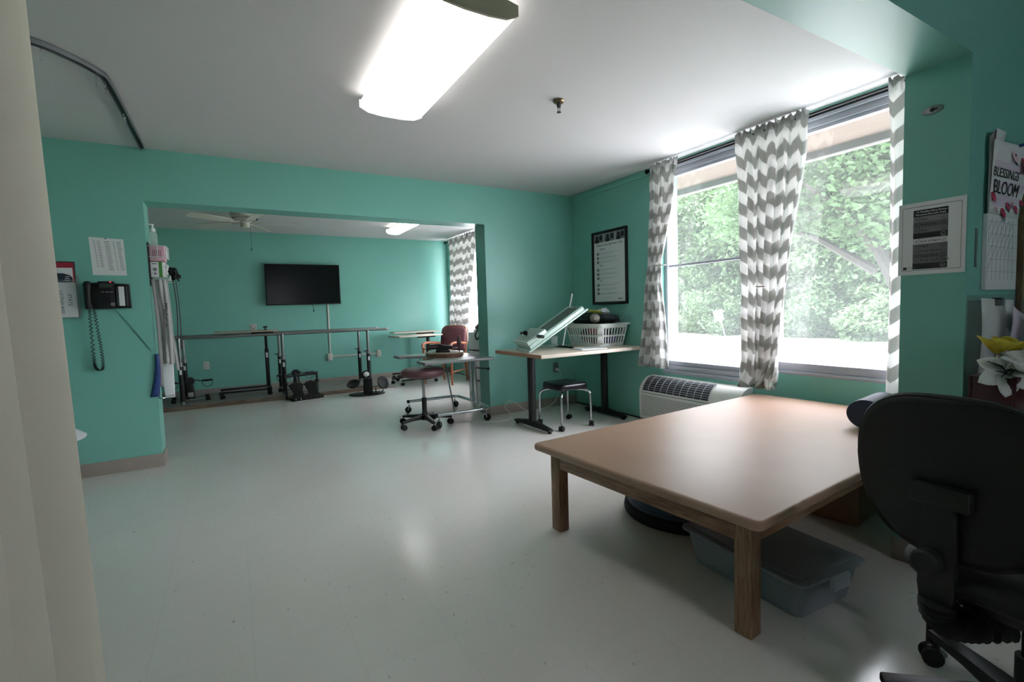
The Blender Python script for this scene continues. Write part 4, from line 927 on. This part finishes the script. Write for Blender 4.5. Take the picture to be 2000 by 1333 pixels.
belt('greenish grey strap hanging nearest the wall edge on the rack', 'beltgrey', .01, .035, 4.62, 4.62, .62, 1.455)
belt('pale hanging belt second from the wall edge on the rack', 'beltgrey', .032, .062, 4.63, 4.63, .80, 1.455, .012)
belt('striped white belt hanging in the middle of the rack', 'beltwhite', .052, .086, 4.62, 4.635, .80, 1.455, .010)
b_ = belt('white belt with handwriting hanging outermost on the rack', 'beltwhite', .080, .112, 4.61, 4.61, .79, 1.455, .006)
text('handwriting', 'Heather Field', .034, (.103, -.096, -.37), (R(90), R(-90), 0), 'ink', b_)
b_ = belt('short white belt end curling outward at the bottom of the rack', 'beltwhite', .098, .118, 4.62, 4.62, .74, 1.10, .03)
belt('thin black strap hanging behind the white belts', 'black', .135, .143, 4.74, 4.74, .98, 1.455)
belt('thin black cord strap hanging at the far side of the rack', 'black', .15, .157, 4.78, 4.78, .90, 1.455)
t = thing('shoe_horn', 'long blue plastic shoe horn hanging below the straps', 'shoe horn', (JX, 4.60, .90))
def sh(u, v): return (-.035 + .055 * u * (1 - .6 * (1 - v)) + .015 - .05 * v * v + .02, -.002 - .008 * math.sin(u * math.pi), -.02 - .33 * v)
MB().grid(6, 16, sh).build('blade', 'blue', t, thick=.004)
t = thing('hanging_bag', 'white folded bag hanging below the belts on the rack', 'bag', (JX, 4.68, .545))
MB().prism([(.035, 0), (.10, .0), (.105, .28), (.03, .30)], -.02, .02, 'xz').build('bag', 'paper', t, bevel=.008); MB().b6(.04, .1, -.022, .022, -.02, .0).build('hem', 'beltwhite', t)
MB().tube(cr([(.0, -.05, .06), (.0, -.06, -.005), (.03, -.06, -.015), (.1, -.04, .0)], 5), .004, 6).build('wire_hook', 'chrome', t)

# ------------------------------------------------------------------ near jamb and calendar wall
t = thing('exertion_chart', 'laminated exertion rating chart on the near wall end', 'poster', (2.4495, .8535, 1.377), R(-90))
# local x runs toward the camera (-y world), z up, face at -y local (toward -x world)
MB().b6(-.108, .108, -.0022, -.0004, -.146, .146).build('sheet', 'paper', t)
def cb(a, b, c, d, mt, nm='print_block', y=-.0026): return MB().b6(a, b, y, -.0022, c, d).build(nm, mt, t)
for (a, b, c, d) in ((-.095, .095, .1275, .129), (-.095, .095, -.129, -.1275), (-.095, -.094, -.128, .128), (.094, .095, -.128, .128)): cb(a, b, c, d, 'ink', 'border_line')
mat('g0', (24, 24, 24), .6); mat('g1', (128, 128, 128), .6); mat('g2', (96, 96, 97), .6); mat('g3', (112, 112, 113), .6); mat('g4', (40, 40, 40), .6); mat('g5', (205, 205, 205), .6)
rows = [('', 'g0', .115, .088), ('Rest', 'g1', .088, .066), ('Really Easy', 'g2', .066, .044), ('Easy', 'g3', .044, .022), ('Moderate', 'g4', .022, .0), ('Sort of Hard', 'g5', .0, -.023), ('Hard', 'g3', -.023, -.043), ('A Lot Harder', 'g3', -.043, -.062), ('Really Hard', 'g2', -.062, -.082), ('Really, Really Hard', 'g3', -.082, -.10), ('Maximal', 'g4', -.10, -.124)]
for i, (s, mt, z1, z0) in enumerate(rows):
    cb(-.058, .054, z0, z1, mt, 'chart_row')
    if i > 0:
        text('lettering', str(i - 1), .011, (-.047, -.0028, z0 + .007), (R(90), 0, 0), 'ink', t, 'CENTER')
        text('lettering', s, .012, (-.033, -.0028, z0 + .007), (R(90), 0, 0), 'ink', t)
        m = MB(); m.at((.040, -.0028, (z0 + z1) / 2), (R(90), 0, 0)); m.tube([(.0075 * math.cos(a), .0075 * math.sin(a), 0) for a in [2 * math.pi * k / 16 for k in range(16)]], .0004, 4, closed=True); m.tube([(-.004, -.003, 0), (0, -.0045 + .0006 * i, 0), (.004, -.003, 0)], .0005, 4); m.build('face_icon', 'ink' if i not in (4, 10) else 'paper', t)
cb(-.038, -.0372, -.10, .088, 'ink', 'column_line', -.0029)
text('lettering', '1 - 10 Modified Borg Rating of', .0098, (-.002, -.0028, .1035), (R(90), 0, 0), 'paper', t, 'CENTER'); text('lettering', 'Perceived Exertion Scale', .0098, (-.002, -.0028, .0925), (R(90), 0, 0), 'paper', t, 'CENTER')
cb(-.09, -.078, -.124, -.113, 'g0', 'logo_block'); text('lettering', 'Choices', .008, (-.075, -.0028, -.119), (R(90), 0, 0), 'inkgrey', t)
t = thing('strike_plate', 'oval metal cover plate high on the near wall end', 'plate', (2.4495, .858, 1.877), R(-90))
MB().at((0, 0, 0), (R(90), 0, 0)).lathe([(.036, 0), (.036, .002), (.033, .004)], 28, sq=(1, .42)).build('plate', 'galv', t); m = MB(); m.at((0, -.004, 0), (R(90), 0, 0)); m.lathe([(.008, 0), (.008, .0006)], 14); m.box((.008, 0, .0003), (.016, .006, .0006)); m.build('keyhole', 'black', t)
for x in (-.024, .026): MB().at((x, -.004, 0), (R(90), 0, 0)).lathe([(.004, 0), (.003, .001)], 10).build('screw', 'alu', t)
t = thing('metal_strip', 'short grey metal strip on the wall beside the calendar', 'metal strip', (2.535, N0, 1.325)); MB().b6(-.012, .012, -.0025, -.0003, -.075, .075).build('strip', 'galv', t, bevel=.001)
for z in (-.06, .06): MB().at((0, -.0025, z), (R(90), 0, 0)).lathe([(.004, 0), (.003, .001)], 10).build('screw', 'alu', t)
# calendar
t = thing('wall_calendar', 'floral wall calendar with lettered curling cover on the near wall', 'calendar', (2.765, N0, 1.16))
MB().b6(-.17, .175, -.016, -.001, 0, .30).build('pages', 'paper', t, bevel=.001)
for k in range(1, 6): MB().b6(-.16, .165, -.0168, -.016, .022 + .05 * k, .0235 + .05 * k).build('grid_line', 'inklight', t)
for k in range(7): MB().b6(-.16 + .046 * k, -.159 + .046 * k, -.0168, -.016, .04, .27).build('grid_line', 'inklight', t)
for k in range(6):
    for j in range(4):
        if j * 6 + k < 19: MB().box((-.137 + .046 * k, -.0166, .262 - .052 * j), (.0012, .0006, .06), (0, R(40), 0)).build('cross_mark', 'inkgrey', t)
text('lettering', 'JULY', .018, (0, -.0168, .277), (R(90), 0, 0), 'inkgrey', t, 'CENTER')
def cv(u, v):
    return (-.17 + .345 * u + .10 * v * v * (u - .05), -.017 - .012 * v - .035 * u * v * v, .30 + .28 * v)
MB().grid(10, 12, cv).build('cover', 'paper', t, thick=.0008)
for k in range(5): MB().grid(2, 8, lambda u, v: (-.17 + .10 * u * v + .004 * k * v, -.012 - .004 * k * v - .002, .30 + .30 * v + .006 * k * v)).build('page', 'maroon' if k == 3 else 'paper', t, thick=.0006)
def onc(u, v, off=.0015): p = Vector(cv(u, v)); return Vector((p.x, p.y - off, p.z))
def flower(u, v, r, mt, leaf=True):
    c = onc(u, v, .003)
    m = MB(); m.ell(c, (r, .0012, r), 14, 8, (R(-12), 0, 0), .15, u * 9); m.build('printed_flower', mt, t)
    MB().ell(c - Vector((0, .0014, 0)), (r * .25, .0008, r * .25), 10, 6).build('flower_centre', 'ink', t)
    if leaf: MB().ell(c + Vector((r * .9, .001, -r * .9)), (r * .5, .0008, r * .25), 8, 6, (0, R(40), 0)).build('printed_leaf', 'leafblue', t)
for (u, v, r, mm) in ((.72, .80, .045, 'flowerpink'), (.45, .85, .03, 'flowerpale'), (.9, .68, .025, 'flowerpale'), (.08, .25, .022, 'flowerpink'), (.42, .06, .026, 'flowerpink'), (.55, .16, .022, 'flowerpink'), (.82, .14, .02, 'flowerpink'), (.97, .24, .018, 'flowerpink'), (.68, .2, .016, 'flowerpale'), (.2, .08, .014, 'flowerpale')): flower(u, v, r, mm)
for (v0, v1) in ((.12, .28), (.36, .48), (.62, .74)):
    MB().grid(8, 3, lambda u, v: onc(.06 + .9 * u, v0 + (v1 - v0) * v, .0008)).build('printed_band', 'lilac', t)
def ctext(body, size, u0, v0):
    o = text('lettering', body, size, (0, 0, 0), (0, 0, 0), 'ink', t, ext=0)
    for vt in o.data.vertices: vt.co = onc(u0 + vt.co.x / .345, v0 + vt.co.y / .28, .0035)
    o.modifiers.new('thickness', 'SOLIDIFY').thickness = .0006
ctext('BLESSINGS', .05, .02, .52); ctext('BLOOM', .074, .05, .29)
m = MB(); m.ell((.06, -.07, .588), (.012, .012, .01)); m.tube([(.06, -.065, .586), (.02, -.02, .57)], .006, 8); m.build('push_pin', 'blue', t)
# wood framed board at the frame edge
t = thing('notice_board', 'wood framed notice board at the right edge of the picture', 'notice board', (3.0, N0, .98))
for (a, b, c, d) in ((0, .04, 0, .72), (.47, .51, 0, .72), (.04, .47, 0, .04), (.04, .47, .68, .72)): MB().b6(a, b, -.022, 0, c, d).build('frame_bar', 'corkframe', t, bevel=.003)
MB().b6(.03, .48, -.01, 0, .03, .69).build('cork', 'laminate_edge', t); MB().b6(.06, .26, -.0115, -.01, .1, .36).build('sheet', 'paper', t); MB().b6(.07, .3, -.0115, -.01, .4, .65).build('sheet', 'yellowcloth', t)
# acrylic file holder with papers
t = thing('acrylic_file_holder', 'clear acrylic wall file holder below the calendar', 'file holder', (2.73, N0, .80))
MB().b6(-.27, .27, -.004, -.001, .02, .34).build('back_panel', 'acrylic', t); MB().b6(-.27, -.266, -.11, -.004, 0, .32).build('side_panel', 'acrylic', t); MB().b6(.266, .27, -.11, -.004, 0, .32).build('side_panel', 'acrylic', t)
MB().prism([(-.27, 0), (.27, 0), (.27, .10), (.17, .16), (.12, .24), (-.09, .24), (-.14, .16), (-.27, .22)], -.114, -.11, 'xz').build('front_panel', 'acrylic', t); MB().b6(-.27, .27, -.11, 0, 0, .004).build('floor_panel', 'acrylic', t)
def sheet(name, label, x, y, z, w_, h_, tilt, mt='paper', lean=R(-8), bend=.02, cat='paper', group='papers in the acrylic holder'):
    o = MB().grid(6, 8, lambda u, v: ((u - .5) * w_, -bend * math.sin(v * 3) - bend * (u - .5) ** 2 * 3, h_ * v)).build(name, mt, thick=.002)
    o.location = (x, y, z); o.rotation_euler = (lean, tilt, 0); return tag(o, label, cat, group)
p_ = sheet('clipped_papers', 'white paper stack held by a black clip at the back of the holder', 2.645, N0 - .03, .812, .35, .31, R(2), lean=R(0), bend=.008)
m = MB(); m.b6(-.02, .02, -.022, .008, .283, .315); m.build('binder_clip', 'black', p_, bevel=.003); m = MB(); m.tube([(-.01, -.022, .285), (-.006, -.034, .24), (.006, -.034, .24), (.01, -.022, .285)], .0015, 5); m.build('clip_wire', 'chrome', p_)
sheet('printed_form', 'tilted lavender form behind the front papers in the holder', 2.76, N0 - .05, .815, .30, .25, R(14), 'lilac', R(4), .012)
sheet('curled_sheet', 'white curled sheet leaning right in the acrylic holder', 2.80, N0 - .07, .815, .26, .23, R(18), 'paper', R(6), .016)
q_ = sheet('ruled_form', 'front white form with faint ruled lines in the acrylic holder', 2.83, N0 - .088, .815, .22, .215, R(8), 'paper', R(7), .01)
for k in range(6): MB().b6(-.08, .08, -.022, -.021, .05 + .022 * k, .0508 + .022 * k).build('ruled_line', 'inklight', q_)
# desk
t = thing('desk', 'white topped desk against the near wall beside the office chair', 'desk', (1.84, .05, 0))
MB().b6(0, 1.5, 0, .685, .712, .738).build('desk_top', 'whiteplastic', t, bevel=.003); MB().b6(.03, 1.47, .64, .66, .60, .712).build('apron', 'galv', t)
for (x, y) in ((.045, .575), (.045, .03), (1.44, .58), (1.44, .08)):
    MB().cyl((x, y, .012), (x, y, .712), .018, seg=14).build('leg', 'black', t); MB().lathe([(.034, 0), (.036, .004), (.02, .014)], 18, (x, y, 0)).build('foot_disc', 'galv', t)
# flower box
t = thing('flower_box', 'dark red glass planter box with artificial flowers on the desk', 'planter', (2.345, .60, .739), R(0))
for (a, b, c, d) in ((-.12, .12, -.06, -.05), (-.12, .12, .05, .06), (-.12, -.11, -.05, .05), (.11, .12, -.05, .05)): MB().b6(a, b, c, d, 0, .12).build('side', 'burgundy', t, bevel=.002)
MB().b6(-.11, .11, -.05, .05, .0, .09).build('filler', 'leafgreen', t)
MB().b6(-.125, .125, -.064, -.050, .105, .125).build('rim', 'burgundy', t, bevel=.003)
def petals(name, c, n, ln, wd, cup, mt, rz=0, tilt=(0, 0), curl=.3):
    M_ = Matrix.Translation(c) @ Euler((tilt[0], tilt[1], rz)).to_matrix().to_4x4()
    for k in range(n):
        a = 2 * math.pi * k / n
        def fn(u, v):
            r = ln * v; hw = wd * math.sin(min(1, v * .95 + .05) * math.pi) ** .7 + .001; x = (u - .5) * 2 * hw
            z = cup * r - curl * r * r / ln + .25 * x * x / wd
            p = Vector((r * math.cos(a) - x * math.sin(a), r * math.sin(a) + x * math.cos(a), z)); return M_ @ p
        MB().grid(5, 8, fn).build('petal', mt, t, thick=.0012)
petals('w', (-.10, -.03, .135), 6, .082, .030, .35, 'whitepetal', .4, (R(18), R(-62)), .5)
petals('y', (-.09, .0, .20), 5, .062, .027, 1.0, 'yellowpetal', .2, (R(10), 0), .2)
petals('w2', (-.11, -.06, .15), 4, .085, .022, .5, 'whitepetal', .9, (R(30), R(-30)), .4)
petals('w3', (.03, -.06, .15), 6, .08, .028, .4, 'whitepetal', .1, (R(25), R(-50)), .5)
petals('y2', (.05, .0, .20), 5, .06, .025, .8, 'yellowpetal', .6, (R(20), R(10)), .2)
for (x, y, z) in ((-.085, -.03, .13), (-.09, .0, .195), (-.11, -.05, .145), (.035, -.055, .145), (.05, .0, .195)): MB().tube([(x * .6, 0, .08), (x, y, z)], .003, 6).build('stem', 'leafgreen', t)
for k in range(5): a = k * 1.26; MB().tube([(-.10, -.03, .135), (-.135, -.035 + .02 * math.cos(a), .145 + .02 * math.sin(a))], .0015, 5).build('stamen', 'ink', t)
petals('l', (-.09, -.02, .14), 3, .06, .018, .6, 'leafgreen', .4, (R(20), 0), .3)
t = thing('printer_tray', 'black office machine on the desk right of the flowers', 'office machine', (2.62, .45, .739))
MB().b6(-.14, .2, -.1, .2, 0, .10).build('case', 'black', t, bevel=.01); MB().b6(-.145, -.139, -.05, .15, .03, .06).build('paper_slot', 'blackgloss', t)

# ------------------------------------------------------------------ office chair in the foreground
t = thing('office_chair', 'black office task chair seen from behind in the right foreground', 'chair', (1.66, .36, 0), R(-6))
# local: chair faces +x, backrest on -x
def shell(off):
    def fn(u, v):
        a = u * 2 * math.pi; rr = v
        # rounded superellipse in (y,z)
        ca_, sa_ = math.cos(a), math.sin(a); e = .72
        yy = math.copysign(abs(ca_) ** e, ca_) * .225 * rr; zz = math.copysign(abs(sa_) ** e, sa_) * .20 * rr
        yy *= 1 - .10 * (zz / .2) ** 2 - .06 * (zz < 0) * abs(zz / .2)
        return (-.170 + off + .9 * yy * yy - .25 * zz * zz - .10 * zz * .5, yy + .105, .69 + zz)
    return fn
MB().grid(48, 14, shell(0), wrap=True).build('back_shell', 'chairblack', t, thick=.012)
MB().grid(48, 14, shell(.03), wrap=True).build('backrest', 'blackrough', t, thick=.045)
MB().tube([shell(.008)(k / 64, 1.0) for k in range(64)], .010, 8, closed=True).build('edge_trim', 'black', t)
m = MB(); m.at((-.187, .105, .65), (0, R(3), 0)); m.b6(-.02, .012, -.062, .062, -.026, .026); m.build('height_bracket', 'black', t, bevel=.006)
m = MB(); m.prism([(-.032, .66), (.032, .66), (.04, .42), (.032, .36), (-.032, .36), (-.04, .42)], -.207, -.183, 'yz'); m.v = [Vector((p.x, p.y + .105, p.z)) for p in m.v]; m.build('spine', 'black', t, bevel=.006)
m = MB(); m.at((-.215, .115, .485), (0, R(-90), 0)); m.lathe([(.03, -.012), (.032, -.008), (.032, .018), (.026, .024)], 18); m.build('tilt_knob', 'chairblack', t)
bp_ = cr([(-.195, .10, .385), (-.19, .10, .355), (-.165, .085, .33), (-.12, .06, .325), (-.06, .02, .335)], 8); rb = [.036 + (.006 if i % 2 else -.002) for i in range(len(bp_))]
MB().tube(bp_, rb, 14).build('bellows', 'rubber', t)
def seat(u, v):
    a = u * 2 * math.pi; ca_, sa_ = math.cos(a), math.sin(a); e = .7
    th = v * math.pi; rr = math.sin(th) ** .5; z = .435 + .045 * math.cos(th)
    return (.03 + math.copysign(abs(ca_) ** e, ca_) * .235 * rr, math.copysign(abs(sa_) ** e, sa_) * .24 * rr, z)
MB().grid(40, 16, seat, wrap=True).build('seat', 'blackrough', t)
MB().b6(-.12, .12, -.10, .10, .355, .392).build('mechanism', 'black', t, bevel=.01)
MB().cyl((0, 0, .20), (0, 0, .36), .016).build('gas_post', 'blackgloss', t); m = MB(); m.cyl((0, 0, .06), (0, 0, .24), .027); m.lathe([(.04, .06), (.045, .10), (.032, .15)], 18); m.build('column_cover', 'black', t)
starbase(t, .30, R(133), .088, .138, .026, .028)

# ------------------------------------------------------------------ outdoors
mat('lawn', (178, 186, 158), 0.95, var=0.15, vscale=1.5); mat('asphalt', (205, 204, 206), 0.9, var=0.05, vscale=3); mat('bark', (46, 42, 39), 0.95, var=0.3, vscale=10, bump=.6, bscale=30)
mat('leafA', (72, 94, 62), 0.7, var=0.25, vscale=1.2, transl=0.35); mat('leafB', (90, 112, 78), 0.7, var=0.2, vscale=1.2, transl=0.35); mat('leafC', (60, 84, 52), 0.7, var=0.25, vscale=1.0, transl=0.35)
GZ = -.6
o = MB().b6(XW + .25, 80, -40, 80, GZ - .2, GZ).build('lawn', 'lawn', smooth=False); o['kind'] = 'structure'
o = MB().b6(4.2, 8.6, -30, 60, GZ, GZ + .012).build('driveway', 'asphalt', smooth=False); o['kind'] = 'structure'
o = MB().b6(15, 22, -40, 80, GZ, GZ + .012).build('road', 'asphalt', smooth=False); o['kind'] = 'structure'
def leaf_mesh(name, n, rad, size, mt, seed, clumps=26):
    r_ = random.Random(seed); vs = []; fs = []
    cl = []
    for k in range(clumps):
        d = Vector((r_.gauss(0, 1), r_.gauss(0, 1), r_.gauss(0, 1))).normalized() * (r_.random() ** .4)
        cl.append((Vector((d.x * rad[0], d.y * rad[1], d.z * rad[2])), .28 + .25 * r_.random()))
    for k in range(n):
        c, cr__ = cl[r_.randrange(clumps)]
        d = Vector((r_.gauss(0, 1), r_.gauss(0, 1), r_.gauss(0, .75))).normalized() * (r_.random() ** .45)
        p = c + Vector((d.x * rad[0] * cr__, d.y * rad[1] * cr__, d.z * rad[2] * cr__))
        q = Euler((r_.uniform(-.9, .9), r_.uniform(-.9, .9), r_.uniform(0, 6.3))).to_matrix(); s = size * (.6 + .8 * r_.random())
        i = len(vs); vs += [p + q @ Vector(a) * s for a in ((-.5, 0, 0), (0, -.32, .06), (.55, 0, 0), (0, .32, .06))]; fs.append((i, i + 1, i + 2, i + 3))
    me = bpy.data.meshes.new(name); me.from_pydata(vs, [], fs); me.materials.append(MATS[mt]); return me
crowns = [leaf_mesh('foliage', 24000, (3.6, 3.6, 3.6), .23, 'leafA', 1, 44), leaf_mesh('foliage', 24000, (3.4, 3.4, 4.4), .23, 'leafB', 2, 44), leaf_mesh('foliage', 24000, (3.8, 3.8, 3.4), .22, 'leafC', 3, 44)]
bushm = [leaf_mesh('foliage', 7000, (1.9, 1.9, 1.3), .17, 'leafB', 11, 18), leaf_mesh('foliage', 7000, (2.0, 2.0, 1.5), .17, 'leafA', 12, 18)]
def tree(label, x, y, crown, cz, sc=1.0, lean=(0, 0), rz=0.0, trunk=.22):
    t = thing('tree', label, 'tree', (x, y, GZ), rz, 'trees beyond the road')
    f = bpy.data.objects.new('foliage', crowns[crown]); COL.objects.link(f); f.parent = t; f.location = (lean[0], lean[1], cz); f.scale = (sc,) * 3; f['kind'] = 'stuff'
    m = MB(); m.tube(cr([(0, 0, -.1), (lean[0] * .2, lean[1] * .2, cz * .35), (lean[0] * .7, lean[1] * .7, cz * .75), (lean[0], lean[1], cz * 1.3)], 4), [trunk * (1 - .055 * k) for k in range(13)], 8)
    for k in range(5):
        a = k * 1.4 + x; z = cz * (.45 + .1 * k); m.tube([(lean[0] * .5, lean[1] * .5, z), (lean[0] * .6 + 1.2 * math.cos(a), lean[1] * .6 + 1.2 * math.sin(a), z + 1.0), (lean[0] * .7 + 2.4 * math.cos(a), lean[1] * .7 + 2.4 * math.sin(a), z + 1.6)], [trunk * .5, trunk * .35, trunk * .1], 6)
    m.build('trunk', 'bark', t); return t
tl = [('leftmost tall tree of the row seen through the window', 27, 27, 0, 6.0, 1.15), ('second tree from the left in the row across the road', 26, 22.5, 1, 5.6, 1.1), ('dense third tree in the row across the road', 28, 19, 2, 6.2, 1.15), ('middle tree of the row across the road behind the sign', 26.5, 15.5, 0, 5.6, 1.1), ('fifth tree from the left in the row across the road', 27, 12.2, 1, 6, 1.1), ('rightmost tree of the row across the road', 27.5, 8.6, 2, 5.8, 1.15), ('tree farthest right behind the near wall end', 28, 4.5, 0, 5.8, 1.1)]
for i, (lb, x, y, cw, cz, s) in enumerate(tl): tree(lb, x, y, cw, cz, s, (0, 0), i * 1.3)
for i, (lb, x, y, cw) in enumerate((('back row tree at the left filling the window top', 35, 31, 2), ('back row tree left of centre filling the window top', 36, 25, 0), ('back row tree at centre filling the window top', 35, 19, 1), ('back row tree at the right filling the window top', 36, 13, 2), ('back row tree far right filling the window top', 36, 7, 1))):
    tree(lb, x, y, cw, 8.5, 1.7, (0, 0), i * .9)
nt_ = tree('near leaning tree with bare pale trunk right of the road sign', 14.2, 5.2, 2, 5.4, .72, (-.3, 1.6), .0, .24)
f = bpy.data.objects.new('foliage', crowns[2]); COL.objects.link(f); f.parent = nt_; f.location = (.3, -.6, 4.2); f.scale = (.5,) * 3; f.rotation_euler = (0, 0, 2); f['kind'] = 'stuff'
for i in range(10):
    y = 4 + i * 2.6; words = ['at the far right end', 'second from the right', 'third from the right', 'fourth from the right', 'fifth from the right', 'sixth from the right', 'seventh from the right', 'eighth from the right', 'ninth from the right', 'at the far left end'][i]
    t = thing('shrub', 'low bright shrub below the tree row, ' + words, 'shrub', (23.6 + .5 * math.sin(i * 2.1), y, GZ), i * .7, 'shrubs below the trees')
    f = bpy.data.objects.new('foliage', bushm[i % 2]); COL.objects.link(f); f.parent = t; f.location = (0, 0, 1.0); f['kind'] = 'stuff'
    t = thing('shrub', 'tall shrub in the row behind the low shrubs, ' + words, 'shrub', (25.2 + .4 * math.sin(i * 1.7), y + 1.1, GZ), i * 1.1, 'shrubs below the trees')
    f = bpy.data.objects.new('foliage', bushm[(i + 1) % 2]); COL.objects.link(f); f.parent = t; f.location = (0, 0, 2.0); f.scale = (1.2, 1.2, 1.6); f['kind'] = 'stuff'
t = thing('road_sign', 'leaning white sign on a thin post outside the window', 'sign', (18.9, 13.75, GZ), R(-55))
MB().tube([(0, 0, -.05), (-.30, 0, 1.35)], .022, 8).build('post', 'galv', t)
MB().at((-.33, -.03, 1.2), (0, R(-12), 0)).b6(-.18, .18, -.006, .006, -.23, .23).build('sign_panel', 'whiteplastic', t); MB().at((-.33, -.037, 1.2), (0, R(-12), 0)).b6(-.1, .1, -.003, .0, -.1, .1).build('sign_print', 'flowerpale', t)
